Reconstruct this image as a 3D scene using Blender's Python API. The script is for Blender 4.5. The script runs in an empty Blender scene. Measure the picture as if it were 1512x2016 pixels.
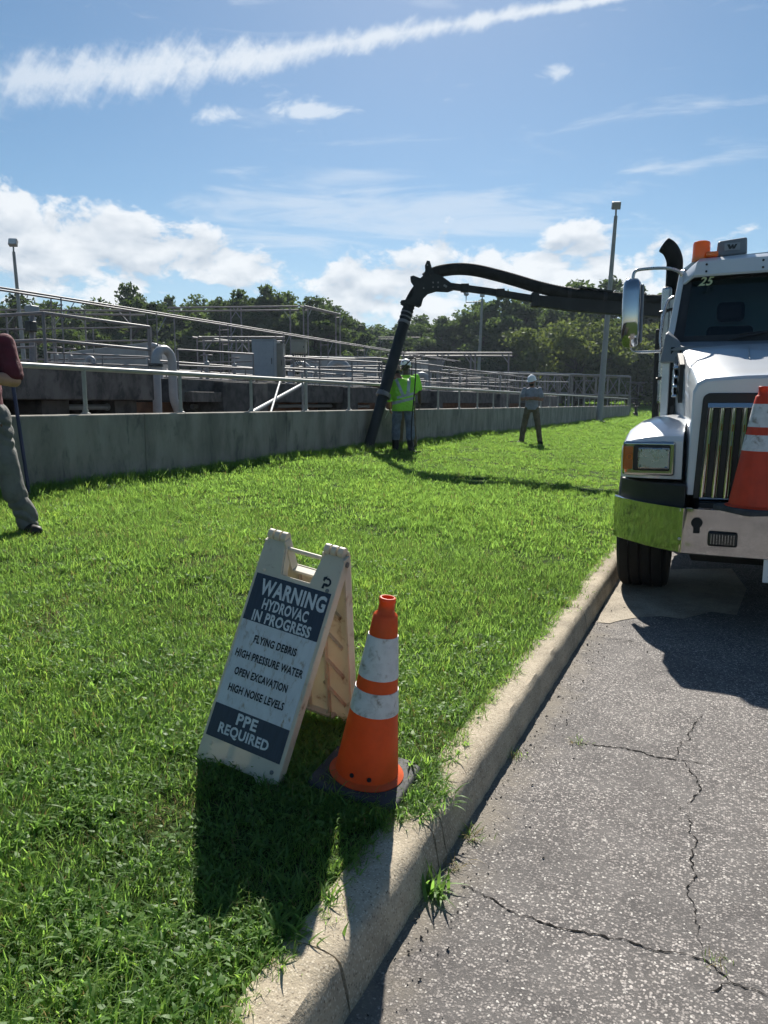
import bpy, bmesh, math, random
import numpy as np
from mathutils import Vector, Matrix, Quaternion, noise as mnoise

random.seed(7)
rng = np.random.default_rng(7)
R = math.radians
SC = bpy.context.scene
COL = SC.collection
PI = math.pi

# ------------------------------------------------------------------ camera
AZ = R(23.77)            # the road runs this far to the right of the view
TH = R(7.95)             # camera pitched down
CAMZ = 1.55
FPX = 1520.0 / 2016.0    # focal length over picture height
cam = bpy.data.cameras.new("camera")
camo = bpy.data.objects.new("camera", cam)
COL.objects.link(camo)
camo.location = (0, 0, CAMZ)
camo.rotation_euler = (PI / 2 - TH, 0, AZ)
cam.sensor_fit = 'VERTICAL'
cam.sensor_height = 24.0
cam.lens = FPX * 24.0
cam.clip_start = 0.05
cam.clip_end = 3000
SC.camera = camo
SC.render.resolution_x, SC.render.resolution_y = 768, 1024
SC.render.engine = 'CYCLES'
for k_, v_ in (('max_bounces', 6), ('diffuse_bounces', 2), ('glossy_bounces', 3), ('transmission_bounces', 3), ('transparent_max_bounces', 6), ('use_adaptive_sampling', True), ('adaptive_threshold', .03)):
    setattr(SC.cycles, k_, v_)

# ------------------------------------------------------------------ light
SUN_EL = R(40.0)
SUN_AZ = AZ - R(3.6)     # counter-clockwise from +Y
SUNV = Vector((-math.sin(SUN_AZ) * math.cos(SUN_EL), math.cos(SUN_AZ) * math.cos(SUN_EL), math.sin(SUN_EL)))
SKY_STRENGTH = 0.062
sun = bpy.data.lights.new("sun", 'SUN')
sun.energy = 5.0
sun.angle = R(0.55)
sun.color = (1.0, 0.95, 0.86)
suno = bpy.data.objects.new("sun", sun)
COL.objects.link(suno)
suno.rotation_euler = (-SUNV).to_track_quat('-Z', 'Y').to_euler()
suno.location = (0, 0, 60)
SC.view_settings.view_transform = 'Standard'
SC.view_settings.look = 'None'
SC.view_settings.exposure = 0.88
SC.view_settings.gamma = 1.0
SC.view_settings.use_curve_mapping = False


# ------------------------------------------------------------------ node helper
class S:
    """a socket with arithmetic, so that node trees read as formulas"""
    def __init__(s, nt, o): s.nt, s.o = nt, o
    def _m(s, op, *a):
        n = s.nt.nodes.new('ShaderNodeMath'); n.operation = op
        for i, x in enumerate((s,) + a):
            if isinstance(x, S): s.nt.links.new(x.o, n.inputs[i])
            else: n.inputs[i].default_value = x
        return S(s.nt, n.outputs[0])
    def __add__(s, b): return s._m('ADD', b)
    __radd__ = __add__
    def __sub__(s, b): return s._m('SUBTRACT', b)
    def __rsub__(s, b): return (s * -1.0) + b
    def __mul__(s, b): return s._m('MULTIPLY', b)
    __rmul__ = __mul__
    def __truediv__(s, b): return s._m('DIVIDE', b)
    def max(s, b): return s._m('MAXIMUM', b)
    def min(s, b): return s._m('MINIMUM', b)
    def abs(s): return s._m('ABSOLUTE')
    def exp(s): return s._m('EXPONENT')
    def sin(s): return s._m('SINE')
    def pow(s, b): return s._m('POWER', b)
    def smooth(s, a, b):
        n = s.nt.nodes.new('ShaderNodeMapRange'); n.interpolation_type = 'SMOOTHSTEP'
        s.nt.links.new(s.o, n.inputs[0]); n.inputs[1].default_value = a; n.inputs[2].default_value = b
        return S(s.nt, n.outputs[0])
    def lin(s, a, b, c=0.0, d=1.0):
        n = s.nt.nodes.new('ShaderNodeMapRange')
        s.nt.links.new(s.o, n.inputs[0])
        for i, x in enumerate((a, b, c, d)): n.inputs[i + 1].default_value = x
        return S(s.nt, n.outputs[0])


def nt_noise(nt, vec, scale, detail=4, rough=.55, dist=0.0, out=0, dim='3D'):
    n = nt.nodes.new('ShaderNodeTexNoise'); n.noise_dimensions = dim
    if vec is not None: nt.links.new(vec, n.inputs['Vector'])
    n.inputs['Scale'].default_value = scale; n.inputs['Detail'].default_value = detail
    n.inputs['Roughness'].default_value = rough; n.inputs['Distortion'].default_value = dist
    return S(nt, n.outputs[out])


def nt_mix(nt, fac, a, b, blend='MIX'):
    n = nt.nodes.new('ShaderNodeMix'); n.data_type = 'RGBA'; n.blend_type = blend
    for x, i in ((fac, 0), (a, 6), (b, 7)):
        if isinstance(x, S): nt.links.new(x.o, n.inputs[i])
        elif isinstance(x, (int, float)): n.inputs[i].default_value = x
        elif isinstance(x, tuple): n.inputs[i].default_value = x if len(x) == 4 else (*x, 1)
        else: nt.links.new(x, n.inputs[i])
    return S(nt, n.outputs[2])


def nt_map(nt, vec, scale=(1, 1, 1), loc=(0, 0, 0), rot=(0, 0, 0)):
    n = nt.nodes.new('ShaderNodeMapping'); nt.links.new(vec, n.inputs[0])
    n.inputs[1].default_value = loc; n.inputs[2].default_value = rot; n.inputs[3].default_value = scale
    return n.outputs[0]


# ------------------------------------------------------------------ sky with clouds
def pix_uw(px, py):
    """direction of a picture point as (x/y, z/y) in the heading frame of the view"""
    v = (py - 1008) / 1520; x = (px - 756) / 1520
    y = math.cos(TH) - v * math.sin(TH); z = -math.sin(TH) - v * math.cos(TH)
    return x / y, z / y


def build_world():
    w = bpy.data.worlds.new("World"); SC.world = w; w.use_nodes = True
    w.cycles.sampling_method = 'MANUAL'; w.cycles.sample_map_resolution = 512
    nt = w.node_tree; nt.nodes.clear()
    out = nt.nodes.new('ShaderNodeOutputWorld'); bg = nt.nodes.new('ShaderNodeBackground')
    bg.inputs[1].default_value = SKY_STRENGTH
    nt.links.new(bg.outputs[0], out.inputs[0])
    sky = nt.nodes.new('ShaderNodeTexSky'); sky.sky_type = 'NISHITA'; sky.sun_disc = False
    sky.sun_elevation = SUN_EL; sky.sun_rotation = -SUN_AZ
    sky.air_density = 1.0; sky.dust_density = 0.25; sky.ozone_density = 3.0; sky.altitude = 30
    tc = nt.nodes.new('ShaderNodeTexCoord')
    vr = nt.nodes.new('ShaderNodeVectorRotate'); vr.rotation_type = 'Z_AXIS'
    nt.links.new(tc.outputs['Generated'], vr.inputs['Vector']); vr.inputs['Angle'].default_value = -AZ
    sep = nt.nodes.new('ShaderNodeSeparateXYZ'); nt.links.new(vr.outputs[0], sep.inputs[0])
    dx, dy, dz = (S(nt, sep.outputs[i]) for i in range(3))
    ys = dy.max(0.08)
    u, h = dx / ys, dz / ys
    front = dy.smooth(0.05, 0.35)
    d3 = vr.outputs[0]

    uh = nt.nodes.new('ShaderNodeCombineXYZ'); nt.links.new(u.o, uh.inputs[0]); nt.links.new(h.o, uh.inputs[1])
    def gauss(px, py, sx, sy, slant=0.0):
        """soft oval patch of sky"""
        cu, cw = pix_uw(px, py)
        mp = nt.nodes.new('ShaderNodeMapping'); mp.vector_type = 'TEXTURE'; nt.links.new(uh.outputs[0], mp.inputs[0])
        mp.inputs[1].default_value = (cu, cw, 0); mp.inputs[2].default_value = (0, 0, math.atan(slant)); mp.inputs[3].default_value = (sx * 2.0 / 1520, sy * 2.0 / 1520, 1)
        gr = nt.nodes.new('ShaderNodeTexGradient'); gr.gradient_type = 'SPHERICAL'; nt.links.new(mp.outputs[0], gr.inputs[0])
        return S(nt, gr.outputs['Fac'])

    # cumulus: billowy noise over the whole sky, thick towards the horizon
    p1 = nt_map(nt, d3, (1, 1, 1.75))
    n1 = nt_noise(nt, p1, 10.5, 9, .60, .2)
    p2 = nt_map(nt, d3, (1, 1, 1.75), (0, 0, .03))
    n2 = nt_noise(nt, p2, 10.5, 3, .55, .2)
    band = h.smooth(0.30, 0.03) * 0.035 - (h.smooth(0.16, 0.30) * 0.26)
    place = gauss(215, 455, 185, 95, -.15) * .36 + gauss(60, 490, 150, 90) * .24 + gauss(90, 320, 70, 50, -.6) * .17 \
        + gauss(0, 340, 40, 55) * .16 + gauss(455, 505, 80, 35, -.2) * .16 + gauss(650, 575, 110, 50) * .26 \
        + gauss(780, 620, 110, 45) * .16 + gauss(960, 505, 80, 45, -.2) * .19 + gauss(800, 500, 60, 40) * .12 \
        + gauss(1120, 465, 65, 70) * .20 + gauss(1240, 540, 110, 60) * .2 + gauss(1500, 440, 55, 45) * .2 \
        + gauss(880, 570, 60, 60) * .15 - gauss(620, 400, 170, 70) * .10 - gauss(420, 330, 200, 90) * .12
    n1 = (n1 - .5) * 1.35 + .49; n2 = (n2 - .5) * 1.35 + .49
    place = place * .92
    dens = n1 + band + place * front
    cum = dens.smooth(0.560, 0.700)
    lit = (dens - (n2 + band + place * front)) * 3.4 + 0.74 - (dens - .68).max(0.0) * 1.0
    lit = lit.max(0.0).min(1.0)
    # cirrus: long combed streaks
    pc = nt_map(nt, d3, (1.0, 1.0, 6.5), (0, 0, 0), (0, R(-9), 0))
    c1 = nt_noise(nt, pc, 4.2, 5, .62, .9)
    cband = h.smooth(0.02, 0.12) * h.smooth(0.52, 0.26)
    cplace = gauss(520, 430, 300, 40) * .22 + gauss(1080, 320, 140, 28, .08) * .20 + gauss(1350, 330, 200, 22, .28) * .20 \
        + gauss(870, 400, 200, 18, .04) * .22 + gauss(860, 450, 260, 20, .08) * .18 + gauss(720, 340, 90, 12, .05) * .2 \
        + gauss(1380, 205, 90, 26, .2) * .13
    cir = (c1 + cband * .02 + cplace * front).smooth(0.60, 0.86) * .55 * h.smooth(0.0, 0.06)
    # one spread-out condensation trail
    ua, ha = pix_uw(0, 158); ub, hb = pix_uw(470, 118); uc, hc = pix_uw(1180, 0)
    s1 = (hb - ha) / (ub - ua); s2 = (hc - hb) / (uc - ub)
    t = u - ub
    mid = t.min(0.0) * s1 + t.max(0.0) * s2 + hb
    width = t.lin(-.45, -.06, .030, .031) - t.lin(-.06, .03, 0.0, .0135) - t.lin(.03, .47, 0.0, .0125)
    pt = nt_map(nt, d3, (1.0, 1.0, 1.0), (0, 0, 0), (0, R(-33), 0))
    pt = nt_map(nt, pt, (34, 34, 6))
    tn = nt_noise(nt, pt, 1.35, 5, .6, .3)
    tn2 = nt_noise(nt, d3, 34.0, 5, .65, .2)
    e = ((h - mid) / width.max(0.004)).abs()
    trail = (1.0 - e * .72 + (tn - .5) * 1.5 + (tn2 - .5) * 1.5).smooth(0.05, 1.05) * t.smooth(.50, .44) * t.smooth(-.95, -.75) * front
    trail = trail * t.lin(-.4, -.05, .55, .9)
    # a few small torn clouds
    tw = nt_noise(nt, nt_map(nt, d3, (1, 1, 2.4)), 22.0, 5, .62, .5)
    bits = gauss(450, 222, 55, 16) * .30 + gauss(580, 213, 45, 19, -.1) * .33 + gauss(665, 216, 60, 9, .07) * .30 \
        + gauss(1092, 145, 40, 15) * .36 + gauss(520, 172, 30, 10) * .24 + gauss(875, 195, 22, 6, .1) * .22 \
        + gauss(610, 265, 60, 26, -.5) * .10
    bit = (tw + bits * front).smooth(0.66, 0.95) * front * .75
    K = .545 / SKY_STRENGTH
    tint = nt.nodes.new('ShaderNodeHueSaturation'); tint.inputs['Saturation'].default_value = 1.10; tint.inputs['Value'].default_value = .80; tint.inputs['Hue'].default_value = .492; nt.links.new(sky.outputs[0], tint.inputs['Color'])
    skyc = S(nt, tint.outputs[0])
    hz = h.smooth(0.26, -0.02)
    skyc = nt_mix(nt, hz * .5, skyc, (.50 * K, .66 * K, .84 * K))
    col = nt_mix(nt, cir, skyc, (.74 * K, .82 * K, .92 * K))
    col = nt_mix(nt, bit, col, (.80 * K, .87 * K, .95 * K))
    col = nt_mix(nt, trail, col, (.82 * K, .88 * K, .95 * K))
    shade = nt_mix(nt, lit, (.56 * K, .63 * K, .72 * K), (.92 * K, .95 * K, .98 * K))
    col = nt_mix(nt, cum * .93, col, shade)
    nt.links.new(col.o, bg.inputs[0])


build_world()


# ------------------------------------------------------------------ picture point -> place (used to survey the far side)
_r = Vector((math.cos(AZ), math.sin(AZ), 0))
_f = Vector((-math.sin(AZ) * math.cos(TH), math.cos(AZ) * math.cos(TH), -math.sin(TH)))
_u = Vector((-math.sin(AZ) * math.sin(TH), math.cos(AZ) * math.sin(TH), math.cos(TH)))
_c = Vector((0, 0, CAMZ))
def ray(px, py): return _f + _r * ((px - 756) / 1520) - _u * ((py - 1008) / 1520)
def WX(px, py, X): d = ray(px, py); return _c + d * (X / d.x)
def WY(px, py, Y): d = ray(px, py); return _c + d * (Y / d.y)
def WD(px, py, t): return _c + ray(px, py) * t


# ------------------------------------------------------------------ mesh builder
class MB:
    def __init__(s): s.v, s.f, s.m = [], [], []
    def add(s, vs, fs, mi=0):
        o = len(s.v); s.v += [tuple(p) for p in vs]
        s.f += [tuple(i + o for i in f) for f in fs]; s.m += [mi] * len(fs); return s
    def hexa(s, p, mi=0):
        return s.add(p, [(0, 3, 2, 1), (4, 5, 6, 7), (0, 1, 5, 4), (1, 2, 6, 5), (2, 3, 7, 6), (3, 0, 4, 7)], mi)
    def box(s, c, d, M=None, mi=0):
        x, y, z = (k / 2 for k in d); c = Vector(c)
        q = [Vector(k) for k in ((-x, -y, -z), (x, -y, -z), (x, y, -z), (-x, y, -z), (-x, -y, z), (x, -y, z), (x, y, z), (-x, y, z))]
        return s.hexa([c + (M @ k if M is not None else k) for k in q], mi)
    def bb(s, x0, x1, y0, y1, z0, z1, mi=0):
        return s.box(((x0 + x1) / 2, (y0 + y1) / 2, (z0 + z1) / 2), (abs(x1 - x0), abs(y1 - y0), abs(z1 - z0)), None, mi)
    def tube(s, pts, r, seg=10, cap=True, mi=0, flat=1.0):
        pts = [Vector(p) for p in pts]; n = len(pts)
        rs = [r] * n if isinstance(r, (int, float)) else list(r)
        vs, fs = [], []; up = None
        for i, p in enumerate(pts):
            t = (pts[min(i + 1, n - 1)] - pts[max(i - 1, 0)]).normalized()
            if up is None:
                up = Vector((0, 0, 1)) if abs(t.z) < .9 else Vector((0, 1, 0))
            a = (up - t * up.dot(t)).normalized(); b = t.cross(a); up = a
            for k in range(seg):
                g = 2 * PI * k / seg
                vs.append(p + a * (math.cos(g) * rs[i] * flat) + b * (math.sin(g) * rs[i]))
        for i in range(n - 1):
            for k in range(seg):
                k2 = (k + 1) % seg
                fs.append((i * seg + k, i * seg + k2, (i + 1) * seg + k2, (i + 1) * seg + k))
        if cap:
            fs.append(tuple(range(seg))[::-1]); fs.append(tuple(range((n - 1) * seg, n * seg)))
        return s.add(vs, fs, mi)
    def lathe(s, prof, seg=24, M=None, mi=0, closed=False):
        M = M or Matrix.Identity(4); n = len(prof); vs, fs = [], []
        for r, z in prof:
            for k in range(seg):
                g = 2 * PI * k / seg; vs.append(M @ Vector((r * math.cos(g), r * math.sin(g), z)))
        for i in range(n if closed else n - 1):
            j = (i + 1) % n
            for k in range(seg):
                k2 = (k + 1) % seg; fs.append((i * seg + k, i * seg + k2, j * seg + k2, j * seg + k))
        if not closed:
            if prof[0][0] > 1e-5: fs.append(tuple(range(seg))[::-1])
            if prof[-1][0] > 1e-5: fs.append(tuple(range((n - 1) * seg, n * seg)))
        return s.add(vs, fs, mi)
    def prism(s, poly, a, b, ax='x', M=None, mi=0):
        """polygon in the two other axes, extruded from a to b along ax"""
        def P(t, q):
            x = {'x': (t, q[0], q[1]), 'y': (q[0], t, q[1]), 'z': (q[0], q[1], t)}[ax]
            return M @ Vector(x) if M else Vector(x)
        n = len(poly); vs = [P(a, q) for q in poly] + [P(b, q) for q in poly]
        fs = [tuple(range(n))[::-1], tuple(range(n, 2 * n))] + [(i, (i + 1) % n, (i + 1) % n + n, i + n) for i in range(n)]
        return s.add(vs, fs, mi)
    def loft(s, rings, cap=True, closed=True, mi=0):
        n = len(rings[0]); vs = [p for rg in rings for p in rg]; fs = []
        for i in range(len(rings) - 1):
            for k in range(n if closed else n - 1):
                k2 = (k + 1) % n; fs.append((i * n + k, i * n + k2, (i + 1) * n + k2, (i + 1) * n + k))
        if cap:
            fs.append(tuple(range(n))[::-1]); fs.append(tuple(range((len(rings) - 1) * n, len(rings) * n)))
        return s.add(vs, fs, mi)
    def mesh(s, name, mats, off=(0, 0, 0), smooth=None, fix=True):
        me = bpy.data.meshes.new(name)
        ox, oy, oz = off
        me.from_pydata([(x - ox, y - oy, z - oz) for x, y, z in s.v], [], s.f)
        for m in (mats if isinstance(mats, (list, tuple)) else [mats]): me.materials.append(m)
        if any(s.m): me.polygons.foreach_set('material_index', s.m)
        if fix:
            bm = bmesh.new(); bm.from_mesh(me); bmesh.ops.recalc_face_normals(bm, faces=bm.faces); bm.to_mesh(me); bm.free()
        if smooth is not None:
            me.polygons.foreach_set('use_smooth', [True] * len(me.polygons)); me.set_sharp_from_angle(angle=R(smooth))
        me.update(); return me
    def build(s, name, mats, parent=None, off=(0, 0, 0), smooth=None, bevel=0, seg=2):
        o = bpy.data.objects.new(name, s.mesh(name, mats, off, smooth)); COL.objects.link(o)
        if parent is not None: o.parent = parent
        if bevel:
            b = o.modifiers.new('bevel', 'BEVEL'); b.width = bevel; b.segments = seg; b.limit_method = 'ANGLE'; b.angle_limit = R(35)
            o.data.polygons.foreach_set('use_smooth', [True] * len(o.data.polygons)); o.data.set_sharp_from_angle(angle=R(35))
            b.harden_normals = True
        return o


def tag(o, label=None, cat=None, group=None, kind=None):
    if label: o['label'] = label
    if cat: o['category'] = cat
    if group: o['group'] = group
    if kind: o['kind'] = kind
    return o


def thing(name, label, cat, loc=(0, 0, 0), rot=(0, 0, 0), group=None):
    o = bpy.data.objects.new(name, None); COL.objects.link(o); o.empty_display_size = .2
    o.location = loc; o.rotation_euler = rot
    return tag(o, label, cat, group)


def link(name, me, parent=None, loc=(0, 0, 0), rot=(0, 0, 0), scale=(1, 1, 1)):
    o = bpy.data.objects.new(name, me); COL.objects.link(o)
    o.location = loc; o.rotation_euler = rot; o.scale = scale
    if parent is not None: o.parent = parent
    return o


def copy_tree(o, parent=None):
    c = o.copy(); COL.objects.link(c); c.parent = parent
    for ch in o.children: copy_tree(ch, c)
    return c


# ------------------------------------------------------------------ materials
def mat(name, col, rough=.6, metal=0.0, var=0.0, vscale=6.0, col2=None, bump=0.0, bscale=40.0, coat=0.0, spec=.5,
        dirt=None, dirt_amt=0.0, dirt_scale=9.0, trans=None, coord='Object', rvar=0.0, stretch=(1, 1, 1)):
    m = bpy.data.materials.new(name); m.use_nodes = True
    nt = m.node_tree; b = nt.nodes['Principled BSDF']; out = nt.nodes['Material Output']
    b.inputs['Roughness'].default_value = rough; b.inputs['Metallic'].default_value = metal
    b.inputs['Specular IOR Level'].default_value = spec
    b.inputs['Coat Weight'].default_value = coat; b.inputs['Coat Roughness'].default_value = .06
    tc = nt.nodes.new('ShaderNodeTexCoord'); vec = nt_map(nt, tc.outputs[coord], stretch)
    c = None
    if var or col2:
        n = nt_noise(nt, vec, vscale, 5, .6)
        c2 = col2 or tuple(max(0, k * (1 - var)) for k in col)
        c = nt_mix(nt, n.smooth(.35, .68), col, c2)
    if dirt:
        n = nt_noise(nt, vec, dirt_scale, 8, .68, .4)
        c = nt_mix(nt, n.smooth(.62 - dirt_amt * .3, .80 - dirt_amt * .2), c if c else col, dirt)
    if c is not None: nt.links.new(c.o, b.inputs['Base Color'])
    else: b.inputs['Base Color'].default_value = (*col, 1)
    if rvar:
        n = nt_noise(nt, vec, vscale * 2.3, 4, .6); nt.links.new((n * rvar + (rough - rvar * .5)).o, b.inputs['Roughness'])
    if bump:
        n = nt_noise(nt, vec, bscale, 6, .6); bp = nt.nodes.new('ShaderNodeBump')
        bp.inputs['Strength'].default_value = bump; bp.inputs['Distance'].default_value = .02
        nt.links.new(n.o, bp.inputs['Height']); nt.links.new(bp.outputs[0], b.inputs['Normal'])
    if trans:
        tr = nt.nodes.new('ShaderNodeBsdfTranslucent'); mx = nt.nodes.new('ShaderNodeMixShader')
        mx.inputs[0].default_value = trans
        if c is not None: nt.links.new(c.o, tr.inputs[0])
        else: tr.inputs[0].default_value = (*col, 1)
        nt.links.new(b.outputs[0], mx.inputs[1]); nt.links.new(tr.outputs[0], mx.inputs[2]); nt.links.new(mx.outputs[0], out.inputs[0])
    return m


M = {}
M['paint'] = mat('white_truck_paint', (.58, .61, .655), .32, var=.05, vscale=3, coat=.8, dirt=(.45, .42, .36), dirt_amt=-.15, dirt_scale=6)
M['chrome'] = mat('chrome', (.43, .44, .455), .05, 1.0, rvar=.06, vscale=5)
M['chrome2'] = mat('brushed_steel', (.50, .50, .50), .28, 1.0, var=.15, rvar=.2)
M['black'] = mat('black_plastic', (.014, .014, .016), .5, var=.4, vscale=9, bump=.08, bscale=120)
M['rubber'] = mat('tyre_rubber', (.010, .010, .011), .85, var=.4, vscale=8, dirt=(.05, .045, .037), dirt_amt=.05, bump=.15, bscale=60)
M['underside'] = mat('dark_underbody', (.012, .012, .013), .8, var=.5)
M['amber'] = mat('amber_lens', (.42, .10, .012), .18, var=.15, coat=.6)
M['orangelens'] = mat('orange_beacon', (.85, .23, .02), .22, var=.1, coat=.5, trans=.3)
M['greylamp'] = mat('grey_lamp_housing', (.17, .19, .22), .42, var=.15)
M['plate'] = mat('white_plate', (.75, .76, .78), .35)
M['hose'] = mat('black_hose', (.014, .016, .016), .85, spec=.2, var=.5, vscale=6, bump=.3, bscale=90, dirt=(.09, .085, .07), dirt_amt=.02)
M['boom'] = mat('dark_boom_steel', (.016, .020, .022), .65, spec=.3, var=.4, vscale=3, dirt=(.12, .07, .04), dirt_amt=-.05)
M['clamp'] = mat('dull_clamp', (.20, .20, .20), .5, .6, var=.3)
M['galv'] = mat('galvanised_rail', (.28, .285, .29), .5, .3, var=.22, vscale=12, dirt=(.20, .14, .10), dirt_amt=-.05)
M['galv2'] = mat('weathered_pipe_rail', (.20, .185, .19), .55, .15, var=.25, vscale=6, dirt=(.17, .12, .09), dirt_amt=0)
M['railpaint'] = mat('cream_rail_paint', (.29, .295, .27), .5, var=.18, vscale=10, dirt=(.22, .18, .12), dirt_amt=-.05)
M['conc'] = mat('wall_concrete', (.300, .282, .240), .9, var=.42, vscale=2.6, dirt=(.100, .098, .086), dirt_amt=.36, dirt_scale=5, bump=.5, bscale=30, stretch=(1, 1, .4))
M['conctop'] = mat('wall_cap_concrete', (.46, .43, .37), .9, var=.25, vscale=4, bump=.3)
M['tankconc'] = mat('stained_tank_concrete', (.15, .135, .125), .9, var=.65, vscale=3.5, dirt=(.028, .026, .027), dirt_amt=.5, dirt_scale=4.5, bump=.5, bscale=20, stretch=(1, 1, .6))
M['tankdark'] = mat('dark_tank_concrete', (.075, .072, .07), .85, var=.65, vscale=3.5, dirt=(.016, .016, .018), dirt_amt=.45, dirt_scale=4, bump=.3, bscale=20)  # darker mottled tone for some basin parts
M['tanklight'] = mat('pale_concrete', (.34, .34, .34), .9, var=.25, vscale=1, dirt=(.18, .18, .18), dirt_amt=.05)
M['brown'] = mat('rusty_brown_wall', (.17, .085, .05), .9, var=.5, vscale=4, dirt=(.05, .03, .02), dirt_amt=.2)
M['bluepipe'] = mat('pale_blue_pipe', (.18, .205, .225), .6, var=.2, vscale=5)
M['greypipe'] = mat('grey_painted_pipe', (.30, .31, .33), .48, var=.15, vscale=5, dirt=(.16, .14, .12), dirt_amt=-.05)
M['cab_side'] = mat('cabinet_blue_grey', (.26, .29, .33), .45, .1, var=.1)
M['cab_face'] = mat('cabinet_beige', (.27, .26, .22), .5, var=.12)
M['pole'] = mat('grey_light_pole', (.27, .275, .27), .55, .1, var=.15, vscale=2)
M['truss'] = mat('weathered_truss_steel', (.27, .25, .24), .6, .2, var=.3, vscale=3, dirt=(.16, .10, .08), dirt_amt=.05)
M['fence'] = mat('grey_fence_boards', (.26, .25, .25), .9, var=.25, vscale=2)
M['hivis'] = mat('hi_vis_shirt', (.42, .92, .08), .8, var=.14, vscale=9, bump=.25, bscale=14, trans=.32)
M['tape'] = mat('silver_reflective_tape', (.42, .48, .42), .5, var=.2)
M['jeans'] = mat('washed_jeans', (.17, .21, .27), .9, var=.4, vscale=10, bump=.5, bscale=18)
M['khaki'] = mat('khaki_trousers', (.16, .125, .075), .9, var=.35, vscale=9, bump=.5, bscale=16)
M['greypants'] = mat('grey_work_trousers', (.17, .165, .155), .9, var=.35, vscale=7, bump=.7, bscale=14)
M['maroon'] = mat('maroon_shirt', (.115, .012, .024), .85, var=.35, vscale=8, bump=.4, bscale=14)
M['greytee'] = mat('grey_tee', (.27, .28, .32), .9, var=.25, vscale=9, bump=.4, bscale=16)
M['skin_l'] = mat('light_skin', (.46, .25, .17), .55, var=.15, vscale=12)
M['skin_m'] = mat('tan_skin', (.28, .14, .09), .55, var=.15, vscale=12)
M['skin_d'] = mat('dark_skin', (.045, .024, .017), .5, var=.2, vscale=12)
M['boots'] = mat('black_boots', (.012, .012, .012), .6, var=.3)
M['hat'] = mat('white_hard_hat', (.72, .74, .76), .3, var=.06, coat=.4)
M['hatdecal'] = mat('dark_sticker', (.03, .04, .07), .4)
M['tanhat'] = mat('tan_hat', (.36, .27, .20), .85, var=.2)
M['hair'] = mat('dark_hair', (.015, .011, .009), .7)
M['bluebar'] = mat('blue_painted_bar', (.010, .018, .075), .4, var=.2, dirt=(.01, .01, .012), dirt_amt=.2, dirt_scale=3)
M['conebase'] = mat('black_cone_base', (.045, .046, .05), .75, var=.35, vscale=14, dirt=(.16, .15, .12), dirt_amt=.1, dirt_scale=22, bump=.2, bscale=60)
M['coneorange'] = mat('orange_cone', (.78, .105, .012), .5, var=.16, vscale=9, dirt=(.20, .04, .012), dirt_amt=-.02, dirt_scale=28, trans=.26)
M['conered'] = mat('red_orange_cone', (.72, .06, .015), .5, var=.14, vscale=9, dirt=(.16, .03, .012), dirt_amt=-.02, dirt_scale=28, trans=.26)
M['collar'] = mat('white_reflective_collar', (.62, .62, .64), .45, var=.14, vscale=30, dirt=(.17, .15, .125), dirt_amt=.36, dirt_scale=20, bump=.15, bscale=220)
M['signplastic'] = mat('cream_sign_plastic', (.68, .62, .50), .5, var=.1, vscale=6, dirt=(.26, .13, .06), dirt_amt=.16, dirt_scale=13, trans=.22)
M['navy'] = mat('faded_navy_print', (.022, .034, .060), .45, var=.25, vscale=20, dirt=(.16, .17, .18), dirt_amt=.0, dirt_scale=50, stretch=(6, 1, .5))
M['signwhite'] = mat('scuffed_white_print', (.56, .58, .61), .5, var=.10, vscale=14, dirt=(.24, .18, .12), dirt_amt=.34, dirt_scale=22, stretch=(2.5, 1, 1))
M['lettersw'] = mat('pale_letters', (.60, .62, .64), .5, var=.15, vscale=40)
M['lettersk'] = mat('black_letters', (.012, .014, .02), .5, var=.2)
M['lettersy'] = mat('yellow_green_letters', (.50, .54, .30), .5)
M['lettersb'] = mat('blue_letters', (.03, .06, .22), .4)
M['seat'] = mat('dark_seat_fabric', (.05, .055, .06), .9, var=.3)
M['wire'] = mat('black_wire', (.012, .012, .013), .6)
M['whitehose'] = mat('pale_thin_hose', (.50, .52, .48), .5)
M['bark'] = mat('tree_bark', (.075, .06, .045), .95, var=.5, vscale=3, bump=.5)
M['soil'] = mat('trench_ground', (.09, .07, .05), .95, var=.5, vscale=2)


def glass_mat(name, tint, refl=.12):
    m = bpy.data.materials.new(name); m.use_nodes = True; nt = m.node_tree; nt.nodes.clear()
    out = nt.nodes.new('ShaderNodeOutputMaterial'); t = nt.nodes.new('ShaderNodeBsdfTransparent'); g = nt.nodes.new('ShaderNodeBsdfGlossy')
    t.inputs[0].default_value = (*tint, 1); g.inputs['Roughness'].default_value = .02
    fr = nt.nodes.new('ShaderNodeFresnel'); fr.inputs[0].default_value = 1.5
    mx = nt.nodes.new('ShaderNodeMixShader'); nt.links.new(fr.outputs[0], mx.inputs[0])
    nt.links.new(t.outputs[0], mx.inputs[1]); nt.links.new(g.outputs[0], mx.inputs[2]); nt.links.new(mx.outputs[0], out.inputs[0])
    return m


M['windshield'] = glass_mat('tinted_windshield', (.22, .32, .34))
M['lensglass'] = glass_mat('clear_lens', (.85, .9, .92))


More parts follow.
